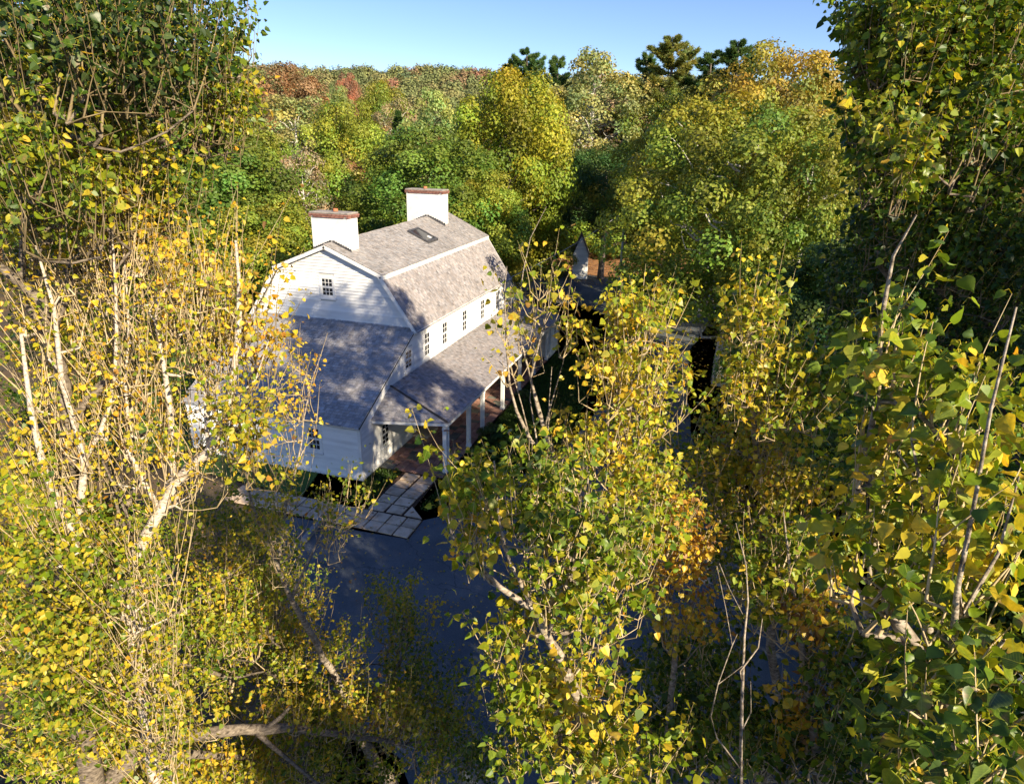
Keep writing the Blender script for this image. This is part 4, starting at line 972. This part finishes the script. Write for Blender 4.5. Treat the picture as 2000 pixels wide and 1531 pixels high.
# dark upper right, with shade painted into its low leaf hues
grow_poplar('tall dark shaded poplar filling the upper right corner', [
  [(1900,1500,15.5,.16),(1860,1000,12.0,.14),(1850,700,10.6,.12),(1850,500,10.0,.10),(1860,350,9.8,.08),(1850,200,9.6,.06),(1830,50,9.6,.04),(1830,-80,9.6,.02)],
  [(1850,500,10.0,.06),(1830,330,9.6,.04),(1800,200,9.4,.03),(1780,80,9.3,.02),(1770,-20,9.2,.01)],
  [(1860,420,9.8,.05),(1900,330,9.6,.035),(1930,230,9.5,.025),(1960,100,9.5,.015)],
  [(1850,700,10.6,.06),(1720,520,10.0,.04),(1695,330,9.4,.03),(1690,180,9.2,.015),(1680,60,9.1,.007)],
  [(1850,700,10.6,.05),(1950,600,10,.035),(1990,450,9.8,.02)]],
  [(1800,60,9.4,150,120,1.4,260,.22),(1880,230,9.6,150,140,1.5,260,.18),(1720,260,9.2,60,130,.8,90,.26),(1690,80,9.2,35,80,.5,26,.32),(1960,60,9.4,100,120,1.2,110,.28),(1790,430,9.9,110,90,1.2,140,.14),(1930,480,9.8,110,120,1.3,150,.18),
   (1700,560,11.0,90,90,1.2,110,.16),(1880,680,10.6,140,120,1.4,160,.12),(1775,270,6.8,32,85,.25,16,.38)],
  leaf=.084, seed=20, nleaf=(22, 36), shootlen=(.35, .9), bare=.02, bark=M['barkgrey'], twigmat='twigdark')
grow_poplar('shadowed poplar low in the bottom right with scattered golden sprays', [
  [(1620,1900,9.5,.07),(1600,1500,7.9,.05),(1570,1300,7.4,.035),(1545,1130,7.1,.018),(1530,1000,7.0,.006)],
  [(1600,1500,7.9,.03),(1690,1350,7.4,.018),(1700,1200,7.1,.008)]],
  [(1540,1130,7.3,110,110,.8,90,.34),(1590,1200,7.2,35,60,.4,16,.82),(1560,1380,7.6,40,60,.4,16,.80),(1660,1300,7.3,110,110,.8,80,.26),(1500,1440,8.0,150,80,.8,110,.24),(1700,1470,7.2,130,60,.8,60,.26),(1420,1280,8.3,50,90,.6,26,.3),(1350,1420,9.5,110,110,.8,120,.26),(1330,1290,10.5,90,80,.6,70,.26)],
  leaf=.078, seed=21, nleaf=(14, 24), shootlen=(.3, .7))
grow_poplar('leafless dead sapling with crossing pale bare stems near the bottom right', [
  [(1447,1700,7.0,0.0238),(1447,1461,6.3,0.0150),(1450,1347,6.2,0.0122),(1454,1243,6.1,0.0095),(1461,1173,6.05,0.0075),(1457,1104,6.0,0.0054),(1437,1021,6.0,0.0020)],
  [(1446,1310,6.15,0.0068),(1481,1264,6.1,0.0054),(1489,1208,6.0,0.0020)],[(1447,1430,6.3,0.0054),(1467,1390,6.2,0.0041),(1466,1330,6.1,0.0020)],
  [(1447,1500,6.4,0.0082),(1400,1440,6.3,0.0075),(1388,1399,6.2,0.0068),(1402,1336,6.1,0.0054),(1430,1260,6.1,0.0041),(1440,1238,6.1,0.0020)],
  [(1402,1336,6.15,0.0048),(1424,1320,6.1,0.0034),(1450,1300,6.1,0.0020)],[(1456,1210,6.1,0.0041),(1425,1150,6.0,0.0027),(1405,1100,6.0,0.0014)],[(1430,1260,6.1,0.0034),(1418,1190,6.0,0.0027),(1400,1105,6.0,0.0014)]],
  [], seed=22, name='dead_sapling')

# ------------------------------------------------------------------ trees behind
def quad_leaves(name, P_, N_, S, C, elong=1.0):
    """bent quads: positions, normals, sizes, colours"""
    n = len(P_); r_ = rng.normal(size=(n, 3)); a = np.cross(N_, r_); a /= np.linalg.norm(a, axis=1)[:, None]+1e-9; b_ = np.cross(N_, a)
    a = a*(S*elong)[:, None]; b_ = b_*(S*.5)[:, None]
    k = N_*(S*.12)[:, None]
    V = np.stack([P_-a*.5, P_-b_+k, P_+a*.5, P_+b_+k*.3], 1).reshape(-1, 3)
    return V, (np.arange(n)[:, None]*4+np.arange(4)[None]), np.repeat(C, 4, 0)
def unit(n): a = rng.normal(size=(n, 3)); return a/np.linalg.norm(a, axis=1)[:, None]

def broadleaf(seed, H=15., W=10., low=.18, nclump=120, per=240, ls=.19, clump=(.8, 1.5), shape=1.0, sparse=0.0, limbs=16, var=.22):
    """returns (crown mesh, trunk mesh) of a leafy tree, colours near white to be multiplied by the species colour"""
    global rng; rng = np.random.default_rng(seed)
    zc = H*(low+(1-low)*.5); hz = H*(1-low)*.5
    cs = []; 
    tries = 0
    while len(cs) < nclump and tries < 20000:
        tries += 1
        d = unit(1)[0]; rr = rng.uniform(.45, 1.0)**.6
        wz = d[2]
        wid = W/2*(1-.18*max(wz, 0)**2)*rng.uniform(.82, 1.12)
        p = np.array([d[0]*wid*rr, d[1]*wid*rr, zc+d[2]*hz*rr*(.97)])
        if p[2] < H*low*.8: continue
        if all(np.linalg.norm(p-q) > clump[0]*.8 for q in cs): cs.append(p)
    cs = np.array(cs); nc = len(cs)
    cr = rng.uniform(*clump, nc)
    n = nc*per; ci = np.repeat(np.arange(nc), per)
    d = unit(n); 
    dd = np.linalg.norm(d, axis=1); rr = cr[ci]*(rng.random(n)**.25)*(1+.14*np.sin(d[:, 0]*6+ci)*np.cos(d[:, 1]*5+ci))
    outw = cs[ci]-np.array([0, 0, zc]); outw /= np.linalg.norm(outw, axis=1)[:, None]+1e-6
    d = d+outw*.55+np.array([0, 0, .12]); d /= np.linalg.norm(d, axis=1)[:, None]
    P_ = cs[ci]+d*rr[:, None]*np.array([1, 1, .88])
    N_ = d*1.0+unit(n)*.62+np.array([0, 0, .2]); N_ /= np.linalg.norm(N_, axis=1)[:, None]
    cv = rng.normal(1, var*.8, nc)[ci]*rng.normal(1, .16, n)
    hue = np.clip(rng.normal(0, .6, nc)[ci]+rng.normal(0, .28, n), -1.2, 2.0)
    top = np.clip((P_[:, 2]-zc)/hz, -1, 1)*.25
    f_ = np.clip(hue+top, -1, 2)
    C = np.stack([np.clip(cv*(.62+.17*f_), .12, 1), np.clip(cv*(.68-.01*f_), .15, 1), np.clip(cv*(.60-.08*f_), .08, 1)], -1)
    S = ls*rng.uniform(.7, 1.3, n)
    keep = rng.random(n) > sparse
    V, F_, Cc = quad_leaves('c', P_[keep], N_[keep], S[keep], C[keep], 1.15)
    me = mesh_np('crown', V, [F_], Cc)
    VV, FF = [], []; off = 0
    def tb(p, r_, s=6):
        nonlocal off
        v, f2 = tube(p, r_, s, .04); VV.append(v); FF.append(f2+off); off += len(v)
    r0 = H*.017+.04
    tz = np.linspace(-.3, H*.86, 9); tp = np.stack([rng.normal(0, .12, 9).cumsum()*.5, rng.normal(0, .12, 9).cumsum()*.5, tz], -1); tp[0, :2] = 0
    tb(tp, np.linspace(r0*1.25, r0*.15, 9), 8)
    for i in rng.choice(nc, min(limbs, nc), replace=False):
        e = cs[i]; hz0 = np.clip(e[2]-np.hypot(e[0], e[1])*rng.uniform(.5, .9), H*.15, H*.8)
        s0 = np.array([np.interp(hz0, tz, tp[:, 0]), np.interp(hz0, tz, tp[:, 1]), hz0])
        Ln = np.linalg.norm(e-s0); mid = (s0+e)/2+np.array([0, 0, -.14*Ln])+rng.normal(0, .10, 3)*Ln
        tt_ = np.linspace(0, 1, 9)[:, None]; pp = s0*(1-tt_)**2+2*mid*tt_*(1-tt_)+e*tt_**2; pp[1:-1] += rng.normal(0, .035, (7, 3))*Ln
        tb(pp, np.linspace(r0*.38*(1-hz0/H*.6), .015, 9), 5)
    tm = mesh_np('trunk', np.concatenate(VV), [np.concatenate(FF)], smooth=True)
    return me, tm
def pine(seed, H=18., W=8., low=.25, whorls=20, dens=1.0, spruce=False):
    global rng; rng = np.random.default_rng(seed)
    VV, FF, off = [], [], 0
    tz = np.linspace(-.3, H, 10); tp = np.stack([rng.normal(0, .08, 10).cumsum(), rng.normal(0, .08, 10).cumsum(), tz], -1); tp[0, :2] = 0
    v, f_ = tube(tp, np.linspace(H*.02+.05, .03, 10), 8, .03); VV.append(v); FF.append(f_); off = len(v)
    TP, TD, TS = [], [], []
    for k in range(whorls):
        f_ = k/(whorls-1); z = H*(low+(1-low)*.97*f_)
        L = (W/2)*((1-f_)**.75 if spruce else ((1-f_)**.6*rng.uniform(.6, 1.15)+.05))
        for b_ in range(5 if not spruce else 7):
            if rng.random() < .18 and not spruce: continue
            a = rng.uniform(0, 2*math.pi); l = L*rng.uniform(.55, 1.15)+.25
            ux = np.array([math.cos(a), math.sin(a), 0]); rise = (.22 if not spruce else -.15)+(.55*f_ if not spruce else .3*f_)
            s0 = np.array([np.interp(z, tz, tp[:, 0]), np.interp(z, tz, tp[:, 1]), z])
            tt_ = np.linspace(0, 1, 5)[:, None]; pp = s0+ux*l*tt_+np.array([0, 0, 1])*(rise*l*tt_**1.7*.7-.08*l*tt_)
            v, f2 = tube(pp, np.linspace(.05*(1-f_)+.015, .008, 5), 4); VV.append(v); FF.append(f2+off); off += len(v)
            nt_ = int((10+l*11)*dens)
            u_ = rng.uniform(.25, 1.05, nt_)**.8; sidev = np.cross(ux, (0, 0, 1))
            q = s0+ux*l*u_[:, None]+np.array([0, 0, 1])*(rise*l*u_[:, None]**1.7*.7-.08*l*u_[:, None])
            q = q+sidev*(rng.normal(0, .30, nt_)*(l*.55)*(1.15-u_))[:, None]+np.array([0, 0, 1])*rng.uniform(-.05, .22, nt_)[:, None]
            TP.append(q); TD.append(np.tile(ux*.55+np.array([0, 0, .75 if not spruce else .2]), (nt_, 1))); TS.append(rng.uniform(.7, 1.2, nt_))
    TP = np.concatenate(TP); TD = np.concatenate(TD); TS = np.concatenate(TS); n = len(TP); m_ = 12
    ci = np.repeat(np.arange(n), m_); d = TD[ci]+rng.normal(0, .62, (n*m_, 3)); d /= np.linalg.norm(d, axis=1)[:, None]
    L = .34*TS[ci]; sd_ = np.cross(d, unit(n*m_)); sd_ /= np.linalg.norm(sd_, axis=1)[:, None]; sd_ *= .045
    V = np.stack([TP[ci]-sd_, TP[ci]+sd_, TP[ci]+d*L[:, None]], 1).reshape(-1, 3); F_ = np.arange(len(V)).reshape(-1, 3)
    cv = rng.normal(1, .25, n)[ci]; h = rng.normal(0, .5, n)[ci]
    C = np.stack([np.clip(cv*(.62+.2*h), .1, 1), np.clip(cv*.68, .1, 1), np.clip(cv*(.6-.15*h), .1, 1)], -1); C = np.repeat(C, 3, 0)
    return mesh_np('crown', V, [F_], C), mesh_np('trunk', np.concatenate(VV), [np.concatenate(FF)], smooth=True)

PR = {}
PR['maple0'] = (broadleaf(31, 15, 10.5, .12, 150, 333, 0.152), 15, 10.5)
PR['maple1'] = (broadleaf(32, 15, 9, .12, 140, 333, 0.152, (.7, 1.3)), 15, 9)
PR['maple2'] = (broadleaf(33, 15, 11.5, .10, 170, 333, 0.160, (.9, 1.6)), 15, 11.5)
PR['tall0'] = (broadleaf(43, 16, 10, .40, 120, 333, 0.152), 16, 10)
PR['oak0'] = (broadleaf(34, 16, 14, .22, 230, 304, 0.152, (.7, 1.35), sparse=.12, limbs=46, var=.26), 16, 14)
PR['oak1'] = (broadleaf(35, 17, 12, .20, 190, 290, 0.152, (.7, 1.3), sparse=.15, limbs=36, var=.26), 17, 12)
PR['birch0'] = (broadleaf(36, 16, 9, .22, 150, 190, .17, (.6, 1.2), sparse=.15, limbs=44), 16, 9)
PR['birch1'] = (broadleaf(37, 16, 7.5, .25, 120, 170, .17, (.6, 1.1), sparse=.35, limbs=44), 16, 7.5)
PR['pine0'] = (pine(38, 19, 9, .12, 32, 2.0), 19, 9)
PR['pine1'] = (pine(39, 18, 7.5, .12, 30, 2.0), 18, 7.5)
PR['spruce0'] = (pine(40, 15, 5.5, .06, 26, 1.0, True), 15, 5.5)
PR['shrub0'] = (broadleaf(41, 4, 4.5, .02, 40, 180, .14, (.5, .9), limbs=10), 4, 4.5)
SP = {}   # species colour, multiplied with the near-white leaf colours
def species(nm, c, trans=.3):
    SP[nm] = leaf_mat(nm+'_leaves', trans, .5, .3, objcol=c, var=.12, back=.0)
species('green_maple', (.19,.275,.045)); species('lime_maple', (.36,.40,.055)); species('gold_maple', (.42,.43,.045))
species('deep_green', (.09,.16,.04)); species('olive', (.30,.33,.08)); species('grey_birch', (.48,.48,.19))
species('rust', (.44,.27,.15)); species('red', (.50,.23,.16)); species('tan', (.56,.42,.24)); species('pink_bare', (.56,.40,.28))
species('oak_green', (.32,.36,.055)); species('oak_gold', (.44,.37,.07)); species('pine_green', (.15,.24,.08)); species('pine_gold', (.36,.36,.11)); species('pale_green', (.42,.50,.17))

def place_tree(proto, sp, label, px, top, dist, width, bark='barkdark', group=None, name='tree', world=None, height=None, base_z=None):
    (cm, tm), H0, W0 = PR[proto]
    if world is None:
        v = CF*FPX+CR*(px-1000)-CU*(top-765.5); v = v/np.linalg.norm(v[:2])*dist; P_ = CAM+v
        x, y, zt_ = P_; h = zt_-float(terrain_h(x, y)); wdt = 1.16*width*np.hypot(dist, zt_-CAM[2])/FPX
    else: x, y = world; h = height; wdt = width
    z0 = float(terrain_h(x, y)); sz = h/H0; sw = wdt/W0
    e = empty(name, (x, y, z0), label, 'tree', group, rz=rng.uniform(0, 6.28)); e.scale = (sw, sw, sz)
    c = link('crown', cm, None, e); t_ = link('trunk', tm, None, e)
    for o_, mt in ((c, SP[sp]), (t_, M[bark])):
        if not o_.data.materials: o_.data.materials.append(mt)
        o_.material_slots[0].link = 'OBJECT'; o_.material_slots[0].material = mt
    return e
rng = np.random.default_rng(99)
bgt = [
 ('maple2','green_maple','broad green maple behind the left poplar, left of the house gable',395,262,47,300),
 ('maple1','lime_maple','orange tinged maple peeping over the broad green maple at the left',450,225,60,200),
 ('maple1','lime_maple','yellow green maple bush close behind the back of the near chimney end',520,375,40,190),
 ('birch1','pink_bare','thin greyish half bare tree between the two leafy maples left of the house',580,290,52,110,'barkbirch'),
 ('birch0','grey_birch','grey green tree with white forked limbs above the left maples',570,185,78,170,'barkbirch'),
 ('maple0','rust','reddish brown tree on the skyline beside the left poplar',560,135,120,150),
 ('maple0','lime_maple','yellow green maple standing directly above the near chimney',665,215,60,175),
 ('maple1','red','small round red tree among the far hillside trees',678,140,170,46),
 ('maple1','pale_green','small pale green round tree below the red one on the hillside',655,165,130,60),
 ('maple2','lime_maple','bright yellow tree in the middle distance left of the golden maple',745,162,110,110),
 ('birch1','tan','pinkish tan half bare tree beneath the bright yellow one',770,188,95,80,'barkbirch'),
 ('spruce0','deep_green','narrow dark spruce between the chimneys in the middle distance',772,215,78,60),
 ('birch0','pale_green','tall pale green tree with feathery top left of the golden maple',850,172,74,130),
 ('maple0','green_maple','dense green maple immediately behind the far chimney',835,262,50,260),
 ('maple2','gold_maple','large golden orange maple towering behind the house',998,140,60,235),
 ('maple1','lime_maple','smaller yellow green maple leaning out beside the far end of the house roof',935,330,47,170),
 ('maple1','green_maple','green maple low behind the ridge between both chimneys',770,330,56,130),
 ('pine0','pine_green','flat topped dark pine rising left above the golden maple',1040,97,92,150),
 ('pine1','pine_green','smaller pine just left of the flat topped pine',998,118,95,110),
 ('pine1','pine_green','slim dark pine just right of the flat topped pine',1092,112,92,120),
 ('birch0','grey_birch','tall grey green birch with white limbs right of the golden maple',1168,97,88,190,'barkbirch'),
 ('pine1','pine_green','narrow dark pine between the birch and the golden tinted pine',1262,106,94,130),
 ('pine0','pine_gold','big ragged golden tinted pine on the skyline',1328,74,90,210),
 ('pine1','pine_green','dark pine right of the golden tinted pine',1392,104,92,160),
 ('pine0','pine_green','dark pine top beside the brown oak on the skyline',1455,82,88,180),
 ('birch1','pink_bare','pinkish nearly bare tree low between the birch and the pines',1225,190,90,170,'barkbirch'),
 ('tall0','deep_green','dark shaded tree on a bare trunk below the birch, beyond the shed',1190,285,69,150),  # deep green leaf colour stands in for shade on these dark trees
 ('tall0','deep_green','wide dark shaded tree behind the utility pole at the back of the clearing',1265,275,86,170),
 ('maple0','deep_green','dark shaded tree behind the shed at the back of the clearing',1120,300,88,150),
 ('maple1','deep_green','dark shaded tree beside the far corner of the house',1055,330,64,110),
 ('oak1','oak_gold','tall brown and gold oak on the skyline at the right',1545,72,52,270),
 ('oak0','oak_green','huge spreading green oak with pale boughs over the drive',1485,175,38,430,'barkbirch'),
 ('oak1','oak_green','green oak with thick foliage behind the huge spreading oak',1350,170,56,230),
 ('oak1','oak_green','green oak right of the huge spreading oak, half hidden by dark poplar',1620,230,34,260,'barkbirch'),
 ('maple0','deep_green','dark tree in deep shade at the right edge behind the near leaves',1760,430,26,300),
 ('maple1','green_maple','shaded green tree behind the bushy poplar at the right',1590,480,27,200),
 ('shrub0','lime_maple','sunlit yellow green undergrowth bush at the back of the clearing',1185,428,85,130),
 ('shrub0','olive','low olive bush behind the white shed',1080,470,70,90),
 ('shrub0','lime_maple','leafy bush at the foot of the huge oak on the drive edge',1290,535,50,120),
]
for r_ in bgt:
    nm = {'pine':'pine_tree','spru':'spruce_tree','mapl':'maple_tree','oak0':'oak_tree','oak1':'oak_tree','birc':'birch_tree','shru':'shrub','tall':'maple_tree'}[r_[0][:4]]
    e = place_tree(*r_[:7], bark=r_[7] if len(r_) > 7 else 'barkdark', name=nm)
    if nm == 'shrub': e['category'] = 'shrub'
# shrubs by the porch
for (x, y, h, lb) in ((5.5,-3.55,.75,'round dark clipped shrub beside the third porch post'),(10.8,-3.6,.6,'low dark shrub beside a far porch post')):
    e = place_tree('shrub0', 'deep_green', lb, 0, 0, 0, 1.15, name='shrub', world=(x, y), height=h); e['category'] = 'shrub'
# woodland filling in: one label per look, shared only where nothing tells them apart
kinds = [('maple0','rust','rust coloured tree in the wooded hillside'),('maple1','lime_maple','yellow green tree in the wooded hillside'),('maple2','olive','olive green tree in the wooded hillside'),
         ('birch0','grey_birch','grey green open tree in the wooded hillside'),('maple1','green_maple','plain green tree in the wooded hillside'),('birch1','tan','tan half bare tree in the wooded hillside'),('spruce0','pine_green','dark spruce in the wooded hillside'),('maple0','red','red tree in the wooded hillside')]
USED = set()
LANDM = [(395,262,'broad green maple'),(570,185,'grey green tree with white forks'),(560,135,'reddish brown skyline tree'),(665,215,'yellow green maple above the near chimney'),(678,140,'small round red tree'),
  (745,162,'bright yellow tree'),(850,172,'tall feathery pale green tree'),(835,262,'maple behind the far chimney'),(998,140,'large golden maple'),(1040,103,'flat topped pine'),(1168,97,'tall grey green birch'),
  (1262,112,'narrow dark pine'),(1328,80,'golden tinted pine'),(1455,88,'dark skyline pine'),(1545,72,'brown and gold oak'),(1450,175,'huge spreading oak'),(1760,300,'dark upper right poplar'),(150,200,'big left poplar')]
pw = np.array([.17,.18,.22,.15,.10,.09,.05,.04])
cnt = 0; pts_ = []
tries = 0
while cnt < 130 and tries < 6000:
    tries += 1
    az = rng.uniform(-24, 62); d = rng.uniform(72, 178)**1.0
    x = CAM[0]+d*math.cos(math.radians(az)); y = CAM[1]+d*math.sin(math.radians(az))
    if (40 < x < 84 and -26 < y < 24) or (-4 < x < 40 and y < 24): continue
    if any((x-a)**2+(y-b_)**2 < (6.0+d*.012)**2 for a, b_ in pts_): continue
    pts_.append((x, y)); k = rng.choice(len(kinds), p=pw); pr, sp, lb = kinds[k]
    h = rng.uniform(10.0, 12.5) if d < 110 else rng.uniform(9.5, 13)
    qx, qy, _z = proj(np.array([x, y, float(terrain_h(x, y))+h])); 
    near_ = min(LANDM, key=lambda q: abs(q[0]-qx)+.6*abs(q[1]-qy)); dx_ = qx-near_[0]
    side_ = 'right of' if dx_ > 25 else 'left of' if dx_ < -25 else 'behind'
    far_ = 'distant ' if d > 140 else 'mid distance ' if d > 105 else ''
    lb2 = (far_+lb.replace('in the wooded hillside', '')+side_+' the '+near_[2]).replace('  ', ' ')
    if qx < -250 or qx > 2250: continue
    if lb2 in USED:
        o2 = sorted(LANDM, key=lambda q: abs(q[0]-qx)+.6*abs(q[1]-qy))[1:]
        for q in o2:
            cand_ = (far_+lb.replace('in the wooded hillside', '')+'between the '+near_[2]+' and the '+q[2]).replace('  ', ' ')
            if cand_ not in USED and len(cand_.split()) <= 16: lb2 = cand_; break
    USED.add(lb2)
    place_tree(pr, sp, lb2, 0, 0, 0, rng.uniform(7.5, 10.5), world=(x, y), height=h, group=lb.replace('tree in', 'trees in').replace('spruce in', 'spruces in'), name='woodland_tree')
    cnt += 1
# verge trees at the right, and unseen trees added to shade the yard
for (x, y, h, wd_, lb) in ((-3.0,-20,10.5,8.0,'tall green tree rooted right of the drive, beyond the near poplars'),(4.5,-22,11.5,8,'dense green tree on the right verge nearer the house'),(13,-25,10.5,9,'dense green tree on the right verge facing the middle of the porch'),(22.5,-27,11,9,'dense green tree on the right verge beyond the bench'),(-19,-21,12,8,'round shade tree added out of view on the camera side of the nearest poplar'),(-9,-24,13.5,9,'round shade tree added out of view right of the parking area'),
        (-10.8,-21.8,21,8.5,'very tall open crowned tree added out of view to shade the gable'),(-27.5,-21.5,12.0,8,'broad shade tree added out of view behind the camera to its right'),(-24.2,-22.8,13.0,5,'narrow shade tree added behind the camera beside the broad one'),(-11.5,-19.8,9.5,7,'bushy low shade tree added out of view beyond the bottom right poplar'),(-16.5,-22.5,17,6.5,'tall green tree added out of view to shade the lean-to end'),(33,-26,14,10,'green tree at the far right bend of the drive')):
    place_tree('birch1' if y < -19.5 and x > -4 else 'maple0' if h < 16 else 'oak1', 'oak_green' if h > 16 else 'green_maple', lb, 0, 0, 0, wd_, world=(x, y), height=h, name='maple_tree' if h < 16 else 'oak_tree')

# far forest as one mass
far_col = bpy.data.collections.new('far_crowns')
def low_crown(seed):
    global rng; rng = np.random.default_rng(seed)
    n = 1500; d = unit(n); d[:, 2] = np.abs(d[:, 2])*1.1-.15
    P_ = d*np.array([4.2, 4.2, 5.5])*rng.uniform(.62, 1.10, (n, 1))*(1+.18*np.sin(d[:, :1]*7+seed)*np.cos(d[:, 1:2]*6)); P_[:, 2] += 6
    N_ = d+unit(n)*.5; N_ /= np.linalg.norm(N_, axis=1)[:, None]
    C = np.clip(rng.normal(.8, .10, (n, 1))*np.ones((1, 3)), .2, 1)
    V, F_, Cc = quad_leaves('f', P_, N_, np.full(n, .62), C); return mesh_np('far_crown', V, [F_], Cc)
m, t, b = nodes('far_forest_leaves'); a = nn(t, 'ShaderNodeAttribute'); a.attribute_name = 'Col'; oi = nn(t, 'ShaderNodeObjectInfo')
r = ramp(t, [(0, (.17,.20,.07)), (.28, (.23,.25,.08)), (.50, (.27,.25,.09)), (.64, (.30,.20,.10)), (.72, (.20,.24,.08)), (.86, (.32,.28,.09)), (.94, (.11,.16,.07)), (.98, (.38,.18,.11))], oi.outputs['Random'])
r.color_ramp.interpolation = 'CONSTANT'
mx = nn(t, 'ShaderNodeMix', data_type='RGBA', blend_type='MULTIPLY'); mx.inputs[0].default_value = 1
t.links.new(a.outputs['Color'], mx.inputs[6]); t.links.new(r.outputs[0], mx.inputs[7]); t.links.new(mx.outputs[2], b.inputs['Base Color']); b.inputs['Roughness'].default_value = .9
for s in range(4):
    me = low_crown(60+s); me.materials.append(m); o = bpy.data.objects.new('far_crown', me); far_col.objects.link(o)
rng = np.random.default_rng(5)
P_ = []
for d in np.arange(172, 470, 5.2):
    for az in np.arange(-27, 68, math.degrees(5.6/d)):
        a_ = math.radians(az+rng.uniform(-.5, .5)*math.degrees(5/d)); dd_ = d+rng.uniform(-2.4, 2.4)
        x = CAM[0]+dd_*math.cos(a_); y = CAM[1]+dd_*math.sin(a_); P_.append((x, y, float(terrain_h(x, y))-1.5))
P_ = np.array(P_)
fm = bpy.data.meshes.new('distant_forest'); fm.vertices.add(len(P_)); fm.vertices.foreach_set('co', P_.astype(np.float32).ravel()); fm.update()
fo = link('distant_forest', fm); tag(fo, 'autumn forest covering the far hills to the skyline', 'forest', kind='stuff')
ng = bpy.data.node_groups.new('scatter_crowns', 'GeometryNodeTree')
ng.interface.new_socket('Geometry', in_out='INPUT', socket_type='NodeSocketGeometry'); ng.interface.new_socket('Geometry', in_out='OUTPUT', socket_type='NodeSocketGeometry')
gi = ng.nodes.new('NodeGroupInput'); go = ng.nodes.new('NodeGroupOutput'); ip = ng.nodes.new('GeometryNodeInstanceOnPoints'); ci = ng.nodes.new('GeometryNodeCollectionInfo')
ci.inputs['Collection'].default_value = far_col; ci.inputs['Separate Children'].default_value = True; ci.inputs['Reset Children'].default_value = True
rv = ng.nodes.new('FunctionNodeRandomValue'); rv.data_type = 'FLOAT_VECTOR'; rv.inputs[0].default_value = (0, 0, 0); rv.inputs[1].default_value = (0, 0, 6.28)
rs = ng.nodes.new('FunctionNodeRandomValue'); rs.data_type = 'FLOAT'; rs.inputs[2].default_value = .55; rs.inputs[3].default_value = 1.35; rs.inputs['Seed'].default_value = 3
ng.links.new(gi.outputs[0], ip.inputs['Points']); ng.links.new(ci.outputs[0], ip.inputs['Instance']); ip.inputs['Pick Instance'].default_value = True
ng.links.new(rv.outputs[0], ip.inputs['Rotation']); ng.links.new(rs.outputs[1], ip.inputs['Scale']); ng.links.new(ip.outputs[0], go.inputs[0])
md = fo.modifiers.new('scatter', 'NODES'); md.node_group = ng

# ------------------------------------------------------------------ fallen leaves, grass
rng = np.random.default_rng(77)
def scatter_leaves(name, label, n, xr, yr, z, s, cols, excl=None):
    P_ = np.stack([rng.uniform(*xr, n), rng.uniform(*yr, n), np.full(n, z)], -1)
    N_ = np.tile([0, 0, 1.0], (n, 1))+rng.normal(0, .25, (n, 3)); N_ /= np.linalg.norm(N_, axis=1)[:, None]
    C = np.array(cols)[rng.integers(len(cols), size=n)]*rng.uniform(.6, 1.2, (n, 1))
    V, F_, Cc = quad_leaves('x', P_, N_, s*rng.uniform(.6, 1.2, n), np.clip(C, 0, 1), 1.2)
    o = link(name, mesh_np(name, V, [F_], Cc), M['leaf']); tag(o, label, 'fallen leaves', kind='stuff'); return o
LC = [(.42,.30,.05),(.35,.18,.05),(.22,.12,.05),(.30,.30,.05),(.5,.36,.08)]
scatter_leaves('fallen_leaves', 'yellow leaves scattered thinly over the asphalt and slabs', 3800, (-16, 6), (-14, 8), .055, .07, LC)
scatter_leaves('fallen_leaves', 'brown and yellow leaves thick on the shaded verge and drive', 7000, (6, 46), (-26, -5), .035, .10, LC)
scatter_leaves('fallen_leaves', 'orange leaves carpeting the clearing past the shed', 7000, (44, 80), (-14, 20), .04, .16, [(.42,.2,.07),(.35,.16,.06),(.5,.27,.1),(.28,.13,.05)])
def grass(n, xr, yr, inside):
    P_ = np.stack([rng.uniform(*xr, n), rng.uniform(*yr, n), np.full(n, .006)], -1); P_ = P_[inside(P_[:, 0], P_[:, 1])]; n = len(P_)
    a = rng.uniform(0, 6.28, n); sd_ = np.stack([np.cos(a), np.sin(a), np.zeros(n)], -1)*.012; up = np.stack([rng.normal(0, .03, n), rng.normal(0, .03, n), rng.uniform(.05, .11, n)], -1)
    V = np.stack([P_-sd_, P_+sd_, P_+up], 1).reshape(-1, 3)
    C = np.repeat(np.clip(np.array([(.06,.12,.018)])*rng.uniform(.6, 1.6, (n, 1))*np.array([1, 1, 1]), 0, 1), 3, 0)
    o = link('grass', mesh_np('grass', V, [np.arange(len(V)).reshape(-1, 3)], C), M['leaf']); tag(o, 'short green grass of the lawn around the porch and slab path', 'grass', kind='stuff')
def ins(x, y):
    a = (x > -1.4) & (x < 1.2) & (y > -1.15) & (y < 0)                     # nook by the house corner
    b_ = (x > -1.3) & (y < -3.1) & (y > -3.6-.55*np.clip(x+1.3, 0, 6.2)*.98+.1) & (y > -7.3)
    return a | b_
grass(90000, (-1.4, 20), (-7.5, 0), ins)
